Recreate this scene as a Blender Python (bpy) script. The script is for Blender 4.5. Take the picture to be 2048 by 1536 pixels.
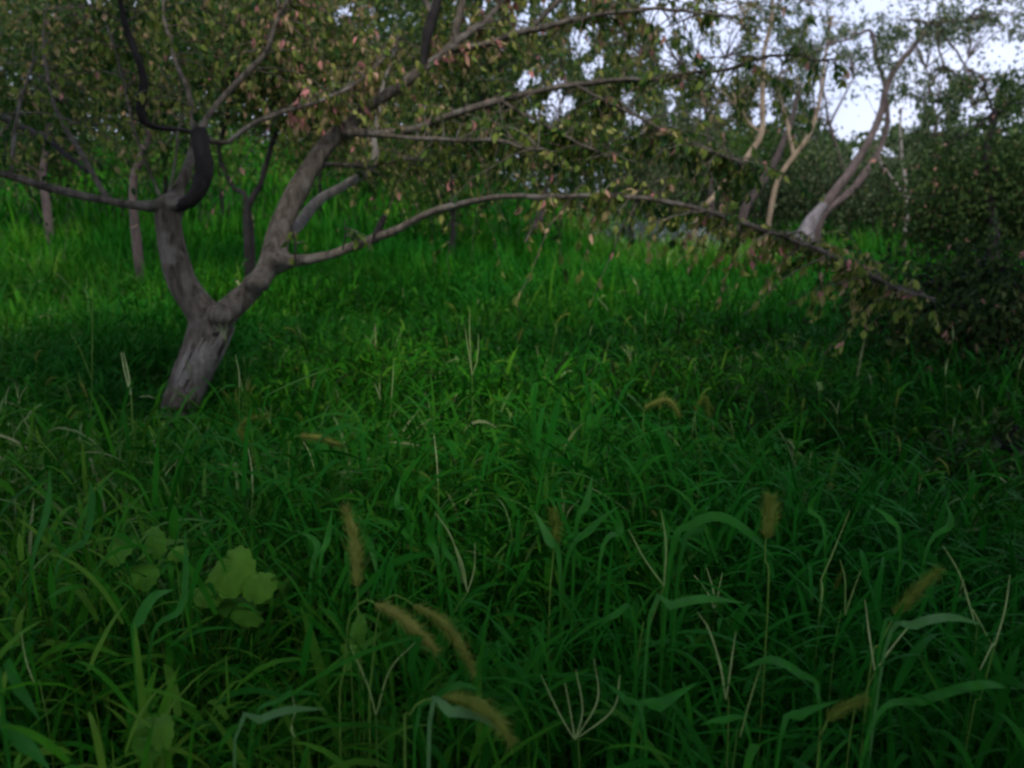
import bpy, math, random
import numpy as np
from mathutils import Vector, Matrix

scene = bpy.context.scene
for o in list(bpy.data.objects):
    bpy.data.objects.remove(o)
C = scene.collection
R = math.radians

# ------------------------------------------------------------------ camera
F = 1774.0                       # focal length in pixels of the 2048 px wide photograph
CAM = np.array([0.0, 0.0, 1.30])
PITCH = R(12.3)
FW = np.array([0, math.cos(PITCH), -math.sin(PITCH)])
RT = np.array([1.0, 0, 0])
UP = np.array([0, math.sin(PITCH), math.cos(PITCH)])
cam_data = bpy.data.cameras.new("camera")
cam_data.sensor_width = 36.0
cam_data.lens = 36.0 * F / 2048.0
cam_data.clip_start = 0.05
cam_data.clip_end = 2000
cam_data.dof.use_dof = True
cam_data.dof.focus_distance = 1.8
cam_data.dof.aperture_fstop = 4.5
cam = bpy.data.objects.new("camera", cam_data)
C.objects.link(cam)
cam.location = CAM
cam.rotation_euler = (R(90) - PITCH, 0, 0)
scene.camera = cam

# ------------------------------------------------------------------ sky, sun, exposure
SUN_EL, SUN_AZ = R(56), R(172)     # azimuth from +Y towards +X
world = bpy.data.worlds.new("World")
scene.world = world
world.use_nodes = True
wt = world.node_tree
wt.nodes.clear()
w_out = wt.nodes.new("ShaderNodeOutputWorld")
w_bg = wt.nodes.new("ShaderNodeBackground")
w_bg.inputs["Strength"].default_value = 0.08
w_sky = wt.nodes.new("ShaderNodeTexSky")
w_sky.sky_type = 'NISHITA'
w_sky.sun_disc = False
w_sky.sun_elevation = SUN_EL
w_sky.sun_rotation = SUN_AZ
w_sky.air_density = 1.0
w_sky.dust_density = 3.0
w_tc = wt.nodes.new("ShaderNodeTexCoord")
w_noise = wt.nodes.new("ShaderNodeTexNoise")
w_noise.inputs["Scale"].default_value = 3.0
w_noise.inputs["Detail"].default_value = 5.0
w_ramp = wt.nodes.new("ShaderNodeValToRGB")            # overcast cloud sheet, lilac grey
w_ramp.color_ramp.elements[0].position = 0.3
w_ramp.color_ramp.elements[0].color = (5.0, 5.7, 8.2, 1)
w_ramp.color_ramp.elements[1].position = 0.7
w_ramp.color_ramp.elements[1].color = (7.2, 7.7, 9.9, 1)
w_mix = wt.nodes.new("ShaderNodeMix")
w_mix.data_type = 'RGBA'
w_mix.inputs["Factor"].default_value = 0.85
wt.links.new(w_tc.outputs["Generated"], w_noise.inputs["Vector"])
wt.links.new(w_noise.outputs["Fac"], w_ramp.inputs["Fac"])
wt.links.new(w_sky.outputs["Color"], w_mix.inputs["A"])
wt.links.new(w_ramp.outputs["Color"], w_mix.inputs["B"])
wt.links.new(w_mix.outputs["Result"], w_bg.inputs["Color"])
wt.links.new(w_bg.outputs["Background"], w_out.inputs["Surface"])

sun_data = bpy.data.lights.new("sun", 'SUN')
sun_data.energy = 1.5
sun_data.angle = R(14)
sun_data.color = (1.0, 0.96, 0.9)
sun = bpy.data.objects.new("sun", sun_data)
C.objects.link(sun)
sdir = Vector((math.sin(SUN_AZ) * math.cos(SUN_EL), math.cos(SUN_AZ) * math.cos(SUN_EL), math.sin(SUN_EL)))
sun.rotation_euler = sdir.to_track_quat('Z', 'Y').to_euler()
sun.location = sdir * 50

scene.view_settings.view_transform = 'Standard'
scene.view_settings.look = 'None'
scene.view_settings.exposure = 1.02
scene.view_settings.gamma = 1.0
scene.view_settings.use_curve_mapping = False
scene.render.engine = 'CYCLES'
scene.cycles.max_bounces = 6
scene.cycles.diffuse_bounces = 3
scene.cycles.transmission_bounces = 3
scene.cycles.pixel_filter_type = 'BLACKMAN_HARRIS'
scene.cycles.filter_width = 2.6

# ------------------------------------------------------------------ helpers
def P(px, py, d):
    """A pixel of the 2048x1536 photograph at depth d -> world point."""
    return CAM + d * (FW + (px - 1024) / F * RT - (py - 768) / F * UP)

def project(p):
    v = np.asarray(p) - CAM
    d = v @ FW
    d = np.where(np.abs(d) < 1e-3, 1e-3, d)
    return 1024 + F * (v @ RT) / d, 768 - F * (v @ UP) / d, d

def sstep(a, b, x):
    t = np.clip((x - a) / (b - a), 0, 1)
    return t * t * (3 - 2 * t)

def wavy(x, y, s=1.0, k=0.0):
    return (np.sin(1.3 * x * s + 0.7 * y * s + k) + np.sin(-0.8 * x * s + 1.7 * y * s + 2.1 + k)
            + np.sin(2.3 * x * s - 1.1 * y * s + 4.4 + 2 * k) + np.sin(3.1 * y * s + 0.4 * x * s + 1.2 * k)) / 4

def ground_z(x, y):
    x = np.asarray(x, float); y = np.asarray(y, float)
    bank = 2.3 * sstep(9, 26, y) * sstep(2.6, -3.6, x - 0.02 * y)
    return bank + 0.05 * wavy(x, y, 0.6) * sstep(0.5, 3.0, np.hypot(x, y))

class MB:
    """Collects vertices and faces (tris / quads) with one tint value per face; build() links ONE mesh object."""
    def __init__(self):
        self.v, self.f, self.t, self.n = [], [], [], 0
    def add(self, verts, faces, tint=0.5):
        verts = np.asarray(verts, np.float32).reshape(-1, 3)
        faces = np.asarray(faces, np.int64)
        self.v.append(verts)
        self.f.append(faces + self.n)
        t = np.asarray(tint, np.float32)
        self.t.append(np.full(len(faces), t, np.float32) if t.ndim == 0 else t)
        self.n += len(verts)
    def build(self, name, mat, parent=None, smooth=True, origin=None):
        me = bpy.data.meshes.new(name)
        V = np.concatenate(self.v) if self.v else np.zeros((0, 3), np.float32)
        if origin is not None:
            V = V - np.asarray(origin, np.float32)
        loops = np.concatenate([f.reshape(-1) for f in self.f]).astype(np.int32)
        tot = np.concatenate([np.full(len(f), f.shape[1], np.int32) for f in self.f])
        start = np.concatenate([[0], np.cumsum(tot)[:-1]]).astype(np.int32)
        me.vertices.add(len(V)); me.vertices.foreach_set("co", V.reshape(-1).astype(np.float32))
        me.loops.add(len(loops)); me.loops.foreach_set("vertex_index", loops)
        me.polygons.add(len(tot)); me.polygons.foreach_set("loop_start", start)
        at = me.attributes.new("tint", 'FLOAT', 'FACE')
        at.data.foreach_set("value", np.concatenate(self.t))
        me.update(calc_edges=True)
        if smooth:
            me.polygons.foreach_set("use_smooth", np.ones(len(tot), bool))
        me.materials.append(mat)
        ob = bpy.data.objects.new(name, me)
        C.objects.link(ob)
        if origin is not None and parent is None:
            ob.location = origin
        if parent is not None:
            ob.parent = parent
        return ob

def thing(name, loc, label, cat, group=None):
    o = bpy.data.objects.new(name, None)
    o.empty_display_size = 0.2
    C.objects.link(o)
    o.location = loc
    o["label"] = label
    o["category"] = cat
    if group:
        o["group"] = group
    return o

def norm(a):
    a = np.asarray(a, float)
    return a / np.maximum(np.linalg.norm(a, axis=-1, keepdims=True), 1e-9)

def curve(pts, rad, step=0.04):
    """Catmull-Rom through pts (n,3) with radii, resampled about every `step` metres."""
    pts = np.asarray(pts, float); rad = np.asarray(rad, float)
    q = np.vstack([2 * pts[0] - pts[1], pts, 2 * pts[-1] - pts[-2]])
    out, ro = [], []
    for i in range(len(pts) - 1):
        p0, p1, p2, p3 = q[i:i + 4]
        n = max(2, int(np.linalg.norm(p2 - p1) / step))
        t = np.linspace(0, 1, n, endpoint=False)[:, None]
        out.append(0.5 * (2 * p1 + (p2 - p0) * t + (2 * p0 - 5 * p1 + 4 * p2 - p3) * t ** 2 + (3 * p1 - p0 - 3 * p2 + p3) * t ** 3))
        ro.append(rad[i] + (rad[i + 1] - rad[i]) * t[:, 0])
    out.append(pts[-1:]); ro.append(rad[-1:])
    return np.vstack(out), np.concatenate(ro)

def tube(mb, path, rad, sides=8, rough=0.0, rng=None, tint=0.5, cap=True):
    path = np.asarray(path, float); n = len(path)
    if n < 2:
        return
    tan = norm(np.gradient(path, axis=0))
    u = np.zeros_like(tan)                                 # parallel transport: no twisting, no pinching
    a0 = np.array([1.0, 0, 0]) if abs(tan[0][0]) < 0.8 else np.array([0, 1.0, 0])
    u[0] = norm(a0 - tan[0] * (a0 @ tan[0]))
    for i in range(1, n):
        w_ = u[i - 1] - tan[i] * (u[i - 1] @ tan[i])
        u[i] = w_ / max(np.linalg.norm(w_), 1e-9)
    v = np.cross(tan, u)
    a = np.arange(sides) * 2 * math.pi / sides
    rr = np.repeat(np.asarray(rad, float)[:, None], sides, 1)
    if rough and rng is not None:
        k = rng.uniform(0, 6.28, 4)
        s = np.arange(n)[:, None] * 0.35
        rr = rr * (1 + rough * (np.sin(2 * a[None] + k[0] + 0.5 * s) * 0.6 + np.sin(3 * a[None] + k[1] - 0.8 * s) * 0.5
                                + 0.7 * np.sin(1.7 * s + k[2]) + rng.normal(0, 0.35, (n, sides))))
    ring = path[:, None] + rr[..., None] * (np.cos(a)[None, :, None] * u[:, None] + np.sin(a)[None, :, None] * v[:, None])
    V = ring.reshape(-1, 3)
    i = np.arange(n - 1)[:, None] * sides
    j = np.arange(sides)[None]
    j2 = (j + 1) % sides
    Fq = np.stack([i + j, i + j2, i + sides + j2, i + sides + j], -1).reshape(-1, 4)
    mb.add(V, Fq, tint)
    if cap:
        tip = path[-1] + tan[-1] * rad[-1] * 0.6
        mb.add(np.vstack([V[:sides], path[0] - tan[0] * rad[0] * 0.3]), np.stack([(np.arange(sides) + 1) % sides, np.arange(sides), np.full(sides, sides)], -1), tint)
        b = (n - 1) * sides
        mb.add(np.vstack([V[b:b + sides], tip]), np.stack([np.arange(sides), (np.arange(sides) + 1) % sides, np.full(sides, sides)], -1), tint)

def leaves(mb, pos, direc, nrm, length, width, tint, fine=False):
    """Lanceolate leaves: base at pos, running along direc, facing nrm, folded on the midrib."""
    pos = np.asarray(pos, float); d = norm(direc)
    s = norm(np.cross(d, nrm)); nn = np.cross(s, d)
    L = np.asarray(length)[:, None]; W = np.asarray(width)[:, None] * 0.5
    N = len(pos)
    if not fine:
        V = np.stack([pos, pos + d * L * 0.42 + s * W + nn * W * 0.5, pos + d * L - nn * L * 0.08, pos + d * L * 0.42 - s * W + nn * W * 0.5], 1)
        b = np.arange(N)[:, None] * 4
        f = np.concatenate([b + np.array([[0, 1, 2]]), b + np.array([[0, 2, 3]])], 0)
        mb.add(V.reshape(-1, 3), f, np.concatenate([tint, tint]))
    else:
        ts = [0.0, 0.18, 0.45, 0.75, 1.0]; ws = [0.06, 0.75, 1.0, 0.6, 0.02]; dr = [0, 0.0, -0.03, -0.11, -0.24]
        rows = []
        for t, w, q in zip(ts, ws, dr):
            c = pos + d * L * t + nn * L * q
            rows += [c + s * W * w + nn * W * w * 0.35, c, c - s * W * w + nn * W * w * 0.35]
        V = np.stack(rows, 1)
        b = np.arange(N)[:, None] * 15
        fs = []
        for k in range(4):
            o = k * 3
            fs.append(b + np.array([[o, o + 1, o + 4, o + 3]])); fs.append(b + np.array([[o + 1, o + 2, o + 5, o + 4]]))
        mb.add(V.reshape(-1, 3), np.concatenate(fs, 0), np.tile(tint, 8))

# ------------------------------------------------------------------ materials
def new_mat(name):
    m = bpy.data.materials.new(name); m.use_nodes = True
    nt = m.node_tree; nt.nodes.clear()
    out = nt.nodes.new("ShaderNodeOutputMaterial")
    return m, nt, out

def ramp_node(nt, stops, interp='LINEAR'):
    r = nt.nodes.new("ShaderNodeValToRGB"); cr = r.color_ramp; cr.interpolation = interp
    while len(cr.elements) < len(stops):
        cr.elements.new(0.5)
    for e, (p, c) in zip(cr.elements, stops):
        e.position = p; e.color = (*c, 1)
    return r

def leaf_mat(name, stops, transl=0.35, rough=0.45, spec=0.4, patch=None):
    m, nt, out = new_mat(name)
    at = nt.nodes.new("ShaderNodeAttribute"); at.attribute_name = "tint"
    r = ramp_node(nt, stops)
    nt.links.new(at.outputs["Fac"], r.inputs["Fac"])
    col = r.outputs["Color"]
    geo = nt.nodes.new("ShaderNodeNewGeometry")
    nz = nt.nodes.new("ShaderNodeTexNoise"); nz.inputs["Scale"].default_value = 35.0; nz.inputs["Detail"].default_value = 3
    nt.links.new(geo.outputs["Position"], nz.inputs["Vector"])
    mr = nt.nodes.new("ShaderNodeMapRange")
    mr.inputs["To Min"].default_value = 0.6; mr.inputs["To Max"].default_value = 1.4
    nt.links.new(nz.outputs["Fac"], mr.inputs["Value"])
    mul = nt.nodes.new("ShaderNodeMix"); mul.data_type = 'RGBA'; mul.blend_type = 'MULTIPLY'; mul.inputs["Factor"].default_value = 1.0
    nt.links.new(col, mul.inputs["A"]); nt.links.new(mr.outputs["Result"], mul.inputs["B"])
    col = mul.outputs["Result"]
    if patch:
        pz = nt.nodes.new("ShaderNodeTexNoise"); pz.inputs["Scale"].default_value = patch[1]; pz.inputs["Detail"].default_value = 2
        nt.links.new(geo.outputs["Position"], pz.inputs["Vector"])
        pm = nt.nodes.new("ShaderNodeMapRange"); pm.inputs["From Min"].default_value = 0.42; pm.inputs["From Max"].default_value = 0.68
        nt.links.new(pz.outputs["Fac"], pm.inputs["Value"])
        mx = nt.nodes.new("ShaderNodeMix"); mx.data_type = 'RGBA'
        nt.links.new(pm.outputs["Result"], mx.inputs["Factor"]); nt.links.new(col, mx.inputs["A"])
        mx.inputs["B"].default_value = (*patch[0], 1)
        col = mx.outputs["Result"]
    bs = nt.nodes.new("ShaderNodeBsdfPrincipled")
    bs.inputs["Roughness"].default_value = rough
    bs.inputs["Specular IOR Level"].default_value = spec
    tr = nt.nodes.new("ShaderNodeBsdfTranslucent")
    nt.links.new(col, bs.inputs["Base Color"]); nt.links.new(col, tr.inputs["Color"])
    ms = nt.nodes.new("ShaderNodeMixShader"); ms.inputs["Fac"].default_value = transl
    nt.links.new(bs.outputs["BSDF"], ms.inputs[1]); nt.links.new(tr.outputs["BSDF"], ms.inputs[2])
    nt.links.new(ms.outputs["Shader"], out.inputs["Surface"])
    return m

def bark_mat(name, dark, light, scale=14.0, stretch=0.25, bump=0.6, lichen=None):
    m, nt, out = new_mat(name)
    tc = nt.nodes.new("ShaderNodeTexCoord")
    mp = nt.nodes.new("ShaderNodeMapping"); mp.inputs["Scale"].default_value = (1, 1, stretch)
    nt.links.new(tc.outputs["Object"], mp.inputs["Vector"])
    n1 = nt.nodes.new("ShaderNodeTexNoise"); n1.inputs["Scale"].default_value = scale; n1.inputs["Detail"].default_value = 8; n1.inputs["Roughness"].default_value = 0.65
    n2 = nt.nodes.new("ShaderNodeTexVoronoi"); n2.inputs["Scale"].default_value = scale * 3.2; n2.feature = 'DISTANCE_TO_EDGE'
    nt.links.new(mp.outputs["Vector"], n1.inputs["Vector"]); 
    wz = nt.nodes.new("ShaderNodeTexNoise"); wz.inputs["Scale"].default_value = scale * 1.5; wz.inputs["Detail"].default_value = 4
    nt.links.new(mp.outputs["Vector"], wz.inputs["Vector"])
    wm = nt.nodes.new("ShaderNodeMix"); wm.data_type = 'RGBA'; wm.blend_type = 'LINEAR_LIGHT'; wm.inputs["Factor"].default_value = 0.12
    nt.links.new(mp.outputs["Vector"], wm.inputs["A"]); nt.links.new(wz.outputs["Color"], wm.inputs["B"])
    nt.links.new(wm.outputs["Result"], n2.inputs["Vector"])
    r = ramp_node(nt, [(0.3, dark), (0.52, tuple(0.5 * (a + b) for a, b in zip(dark, light))), (0.72, light)])
    nt.links.new(n1.outputs["Fac"], r.inputs["Fac"])
    col = r.outputs["Color"]
    cr = nt.nodes.new("ShaderNodeMapRange"); cr.inputs["From Max"].default_value = 0.12; cr.inputs["To Min"].default_value = 0.45
    nt.links.new(n2.outputs["Distance"], cr.inputs["Value"])
    mul = nt.nodes.new("ShaderNodeMix"); mul.data_type = 'RGBA'; mul.blend_type = 'MULTIPLY'; mul.inputs["Factor"].default_value = 0.5
    nt.links.new(col, mul.inputs["A"]); nt.links.new(cr.outputs["Result"], mul.inputs["B"])
    col = mul.outputs["Result"]
    if lichen:
        n3 = nt.nodes.new("ShaderNodeTexNoise"); n3.inputs["Scale"].default_value = 9; n3.inputs["Detail"].default_value = 6
        nt.links.new(tc.outputs["Object"], n3.inputs["Vector"])
        lr = nt.nodes.new("ShaderNodeMapRange"); lr.inputs["From Min"].default_value = 0.52; lr.inputs["From Max"].default_value = 0.66; lr.inputs["To Max"].default_value = 0.7
        nt.links.new(n3.outputs["Fac"], lr.inputs["Value"])
        lm = nt.nodes.new("ShaderNodeMix"); lm.data_type = 'RGBA'
        nt.links.new(lr.outputs["Result"], lm.inputs["Factor"]); nt.links.new(col, lm.inputs["A"]); lm.inputs["B"].default_value = (*lichen, 1)
        col = lm.outputs["Result"]
    bs = nt.nodes.new("ShaderNodeBsdfPrincipled"); bs.inputs["Roughness"].default_value = 0.85; bs.inputs["Specular IOR Level"].default_value = 0.2
    nt.links.new(col, bs.inputs["Base Color"])
    add = nt.nodes.new("ShaderNodeMath"); add.operation = 'ADD'
    nt.links.new(n1.outputs["Fac"], add.inputs[0]); nt.links.new(cr.outputs["Result"], add.inputs[1])
    bp = nt.nodes.new("ShaderNodeBump"); bp.inputs["Strength"].default_value = bump; bp.inputs["Distance"].default_value = 0.02
    nt.links.new(add.outputs["Value"], bp.inputs["Height"]); nt.links.new(bp.outputs["Normal"], bs.inputs["Normal"])
    nt.links.new(bs.outputs["BSDF"], out.inputs["Surface"])
    return m

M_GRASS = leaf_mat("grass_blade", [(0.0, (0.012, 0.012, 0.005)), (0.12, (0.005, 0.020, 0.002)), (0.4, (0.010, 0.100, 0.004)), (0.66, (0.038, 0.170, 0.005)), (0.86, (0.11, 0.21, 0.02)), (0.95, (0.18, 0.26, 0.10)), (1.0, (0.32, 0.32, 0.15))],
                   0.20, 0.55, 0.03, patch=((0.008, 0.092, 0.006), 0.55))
M_FRUITLEAF = leaf_mat("fruit_leaf", [(0.0, (0.015, 0.06, 0.015)), (0.35, (0.045, 0.11, 0.02)), (0.55, (0.17, 0.24, 0.04)), (0.75, (0.33, 0.34, 0.08)), (0.9, (0.52, 0.36, 0.21)), (1.0, (0.66, 0.27, 0.24))], 0.45, 0.55, 0.15)
M_OLIVE = leaf_mat("olive_leaf", [(0.0, (0.015, 0.04, 0.01)), (0.5, (0.035, 0.075, 0.012)), (0.85, (0.10, 0.12, 0.025)), (1.0, (0.3, 0.2, 0.1))], 0.35, 0.55, 0.12)
M_DARKLEAF = leaf_mat("dark_leaf", [(0.0, (0.025, 0.05, 0.018)), (0.6, (0.07, 0.11, 0.045)), (1.0, (0.19, 0.19, 0.10))], 0.3, 0.55, 0.12)
M_WOOD = leaf_mat("woodland_leaf", [(0.0, (0.02, 0.05, 0.015)), (0.6, (0.06, 0.11, 0.03)), (1.0, (0.13, 0.15, 0.05))], 0.3, 0.55, 0.1)
M_DEEPLEAF = leaf_mat("deep_green_leaf", [(0.0, (0.010, 0.028, 0.008)), (0.6, (0.04, 0.075, 0.018)), (0.96, (0.09, 0.11, 0.03)), (1.0, (0.34, 0.18, 0.13))], 0.25, 0.6, 0.04)
M_GREENLEAF = leaf_mat("green_leaf", [(0.0, (0.02, 0.07, 0.012)), (0.5, (0.05, 0.15, 0.015)), (1.0, (0.13, 0.22, 0.03))], 0.4, 0.55, 0.12)
M_PALEWEED = leaf_mat("pale_weed", [(0.0, (0.10, 0.14, 0.11)), (0.5, (0.22, 0.27, 0.25)), (1.0, (0.4, 0.43, 0.44))], 0.3, 0.6, 0.2)
M_BLUEWEED = leaf_mat("blue_green_leaf", [(0.0, (0.03, 0.07, 0.05)), (1.0, (0.09, 0.13, 0.10))], 0.3, 0.55, 0.2)
M_WEEDLEAF = leaf_mat("weed_leaf", [(0.0, (0.045, 0.16, 0.012)), (1.0, (0.09, 0.22, 0.02))], 0.3, 0.6, 0.08)
M_SEED = leaf_mat("foxtail_seed", [(0.0, (0.05, 0.13, 0.015)), (0.5, (0.14, 0.20, 0.025)), (1.0, (0.30, 0.30, 0.07))], 0.4, 0.6, 0.1)
M_BLADE = leaf_mat("broad_blade", [(0.0, (0.010, 0.09, 0.006)), (0.4, (0.02, 0.15, 0.010)), (0.7, (0.12, 0.22, 0.09)), (1.0, (0.32, 0.36, 0.30))], 0.25, 0.5, 0.15)
M_SPIKE = leaf_mat("pale_stalk", [(0.0, (0.05, 0.15, 0.02)), (0.5, (0.14, 0.26, 0.04)), (1.0, (0.52, 0.60, 0.27))], 0.3, 0.6, 0.06)
M_BARK = bark_mat("fruit_bark", (0.03, 0.024, 0.017), (0.40, 0.335, 0.255), 30, 0.16, 1.0, lichen=(0.36, 0.33, 0.28))
M_PALEBARK = bark_mat("pale_bark", (0.16, 0.14, 0.115), (0.58, 0.52, 0.45), 22, 0.22, 0.9)
M_TANBARK = bark_mat("tan_bark", (0.13, 0.095, 0.06), (0.42, 0.32, 0.21), 10, 0.3, 0.4)
M_BROWNBARK = bark_mat("brown_bark", (0.045, 0.034, 0.03), (0.18, 0.135, 0.12), 10, 0.3, 0.5)
M_DARKBARK = bark_mat("dark_bark", (0.006, 0.005, 0.005), (0.042, 0.035, 0.032), 14, 0.3, 0.6)
M_WHITEBARK = bark_mat("whitewashed_bark", (0.08, 0.07, 0.07), (0.32, 0.29, 0.29), 9, 0.5, 0.7)

m, nt, out = new_mat("soil_and_thatch")
tc = nt.nodes.new("ShaderNodeTexCoord")
n1 = nt.nodes.new("ShaderNodeTexNoise"); n1.inputs["Scale"].default_value = 3.0; n1.inputs["Detail"].default_value = 8
nt.links.new(tc.outputs["Object"], n1.inputs["Vector"])
r = ramp_node(nt, [(0.3, (0.012, 0.016, 0.006)), (0.55, (0.02, 0.05, 0.01)), (0.75, (0.05, 0.06, 0.02))])
nt.links.new(n1.outputs["Fac"], r.inputs["Fac"])
bs = nt.nodes.new("ShaderNodeBsdfPrincipled"); bs.inputs["Roughness"].default_value = 0.95; bs.inputs["Specular IOR Level"].default_value = 0.1
nt.links.new(r.outputs["Color"], bs.inputs["Base Color"]); nt.links.new(bs.outputs["BSDF"], out.inputs["Surface"])
M_SOIL = m

# ------------------------------------------------------------------ ground: one sheet to the horizon
gx = np.concatenate([[-900, -400, -150, -70], np.linspace(-40, 40, 121), [70, 150, 400, 900]])
gy = np.concatenate([[-900, -300, -100, -30], np.linspace(-10, 60, 106), [90, 180, 450, 900]])
GX, GY = np.meshgrid(gx, gy)
GV = np.stack([GX, GY, ground_z(GX, GY)], -1).reshape(-1, 3)
nx, ny = len(gx), len(gy)
a = (np.arange(ny - 1)[:, None] * nx + np.arange(nx - 1)[None]).reshape(-1)
mb = MB(); mb.add(GV, np.stack([a, a + 1, a + nx + 1, a + nx], -1))
g = mb.build("ground", M_SOIL); g["kind"] = "structure"; g["label"] = "dark soil of the orchard floor under the grass"

# ------------------------------------------------------------------ meadow grass: one object nobody could count
def blades(mb, base, head, tilt, bend, L, W, tint, S, roll=None):
    N = len(base)
    s = np.linspace(0, 1, S + 1)
    th = tilt[:, None] + bend[:, None] * s[None] ** 1.4
    dl = (L / S)[:, None]
    hx = np.concatenate([np.zeros((N, 1)), np.cumsum(np.sin((th[:, 1:] + th[:, :-1]) / 2) * dl, 1)], 1)
    hz = np.concatenate([np.zeros((N, 1)), np.cumsum(np.cos((th[:, 1:] + th[:, :-1]) / 2) * dl, 1)], 1)
    ch, sh = np.cos(head)[:, None], np.sin(head)[:, None]
    c = np.stack([base[:, 0:1] + ch * hx, base[:, 1:2] + sh * hx, base[:, 2:3] + hz], -1)
    prof = np.clip(np.sin(np.pi * (0.18 + 0.82 * s)) ** 0.75, 0.03, 1)
    prof[-1] = 0.02
    w = (W[:, None] * prof[None] * 0.5)[..., None]
    if roll is None:
        roll = np.zeros(N)
    rl = roll[:, None] * s[None]
    side = np.stack([-sh * np.cos(rl), ch * np.cos(rl), np.sin(rl) * np.ones_like(hx)], -1)
    V = np.stack([c + side * w, c - side * w], 2).reshape(N, -1, 3)
    b = np.arange(N)[:, None, None] * (2 * (S + 1))
    k = (np.arange(S) * 2)[None, :, None]
    f = (b + k + np.array([0, 1, 3, 2])[None, None]).reshape(-1, 4)
    mb.add(V.reshape(-1, 3), f, np.repeat(tint, S))

rg = np.random.default_rng(7)
def wedge(n, r0, r1, half=44):
    r = np.sqrt(rg.uniform(r0 ** 2, r1 ** 2, n)); t = R(half) * rg.uniform(-1, 1, n)
    return r * np.sin(t), r * np.cos(t) - 0.25

TREE_XY = P(360, 850, 4.6)[:2]
def grass_h(x, y):
    h = 0.43 + 0.13 * wavy(x, y, 1.1) + 0.08 * wavy(x, y, 3.3, 1.0) + 0.06 * wavy(x, y, 7.1, 3.0)
    sh = np.exp(-(((x + 0.6) / 1.4) ** 2 + ((y - 7.0) / 1.5) ** 2))
    h = h * (1 - 0.35 * sh)
    h = h * (1 - 0.62 * np.exp(-(((x - TREE_XY[0] * y / TREE_XY[1]) / 0.5) ** 2 + ((y - TREE_XY[1] + 0.35) / 1.0) ** 2) ** 2))
    h = h * (1.0 + 0.42 * sstep(3.2, 1.5, y))
    return h
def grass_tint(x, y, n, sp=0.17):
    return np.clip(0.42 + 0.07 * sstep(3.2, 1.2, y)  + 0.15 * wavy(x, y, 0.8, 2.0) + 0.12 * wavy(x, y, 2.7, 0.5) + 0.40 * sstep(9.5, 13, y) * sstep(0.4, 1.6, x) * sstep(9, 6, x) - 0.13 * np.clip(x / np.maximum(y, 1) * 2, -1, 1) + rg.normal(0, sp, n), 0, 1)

gm = MB()
def tillers(n, r0, r1, nl, wmul, S, keep=1.0):
    x, y = wedge(n, r0, r1)
    z = ground_z(x, y); h = grass_h(x, y) * rg.uniform(0.55, 1.2, n)
    hd = rg.uniform(0, 6.283, n); tl = rg.normal(0.1, 0.16, n); bd = rg.normal(0.15, 0.3, n)
    tint = grass_tint(x, y, n)
    blades(gm, np.stack([x, y, z], -1), hd, tl, bd, h, np.full(n, 0.0035 * wmul), np.clip(tint + 0.1, 0, 0.82 + 0.18 * sstep(1.3, 2.0, y)), 3)
    for k in range(nl):
        fr = 0.2 + 0.8 * (k + rg.uniform(0.2, 1.0, n)) / nl
        a = tl + bd * fr * 0.5
        b = np.stack([x + np.cos(hd) * np.sin(a) * h * fr, y + np.sin(hd) * np.sin(a) * h * fr, z + np.cos(a) * h * fr], -1)
        lw = rg.uniform(0.0035, 0.012, n) * np.where(rg.uniform(0, 1, n) < 0.10, 1.6, 1.0)
        blades(gm, b, rg.uniform(0, 6.283, n), rg.uniform(0.25, 1.15, n), rg.uniform(0.2, 2.1, n), rg.uniform(0.06, 0.19, n) * (0.75 + 0.5 * h),
               lw * wmul, np.clip(tint + rg.normal(0, 0.11, n) + np.where(rg.uniform(0, 1, n) < sstep(1.2, 2.0, y) * 0.035 + 0.05 * np.clip(x / np.maximum(y, 1) * 2, -0.6, 1), 0.33, 0), 0, 0.82 + 0.18 * sstep(1.3, 2.0, y)), S, rg.normal(0, 0.8, n))
tillers(8000, 1.2, 2.8, 5, 1.0, 6)
tillers(25000, 2.6, 6.2, 4, 1.1, 4)
def turf(n, r0, r1, wmul, S, hm=1.0, gap_dark=0.0):
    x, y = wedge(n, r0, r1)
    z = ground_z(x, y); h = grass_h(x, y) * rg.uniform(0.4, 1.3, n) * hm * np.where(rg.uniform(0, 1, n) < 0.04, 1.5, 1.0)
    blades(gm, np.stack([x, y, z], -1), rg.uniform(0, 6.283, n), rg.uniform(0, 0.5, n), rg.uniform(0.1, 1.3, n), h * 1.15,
           rg.uniform(0.006, 0.013, n) * wmul, np.clip(grass_tint(x, y, n, 0.13) - gap_dark, 0, 1), S, rg.normal(0, 0.5, n))
turf(22000, 1.2, 6.5, 1.0, 4, 0.7, 0.36)      # short blades, tint darkened to paint shaded gaps low in the sward
turf(85000, 6.0, 15.0, 1.7, 3)
tillers(14000, 5.8, 10.0, 3, 1.8, 3)
turf(80000, 14.0, 42.0, 3.6, 3)
go = gm.build("meadow_grass", M_GRASS); go["kind"] = "stuff"; go["label"] = "tall green meadow grass covering the orchard floor"; go["category"] = "grass"

# ------------------------------------------------------------------ the fruit tree
rt = np.random.default_rng(21)
D0 = 4.6
def pxpath(pts):
    """[(px, py, width_px, depth)] -> world points, radii"""
    p = np.array([P(x, y, d) for x, y, w, d in pts]); r = np.array([w * d / F * 0.5 for x, y, w, d in pts]) * 0.84
    return p, r

base = P(345, 880, D0); base[2] = float(ground_z(base[0], base[1]))
tree = thing("fruit_tree", base, "gnarled fruit tree with forked grey trunk and long spreading limbs over the grass", "tree")
def local(o):                          # world-space mesh parented to an empty that stands away from the origin
    return o
def put(mb, name, mat, parent, root=None):
    root = root or parent
    return mb.build(name, mat, parent, origin=np.array(root.location) if root is not None else None)

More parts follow.
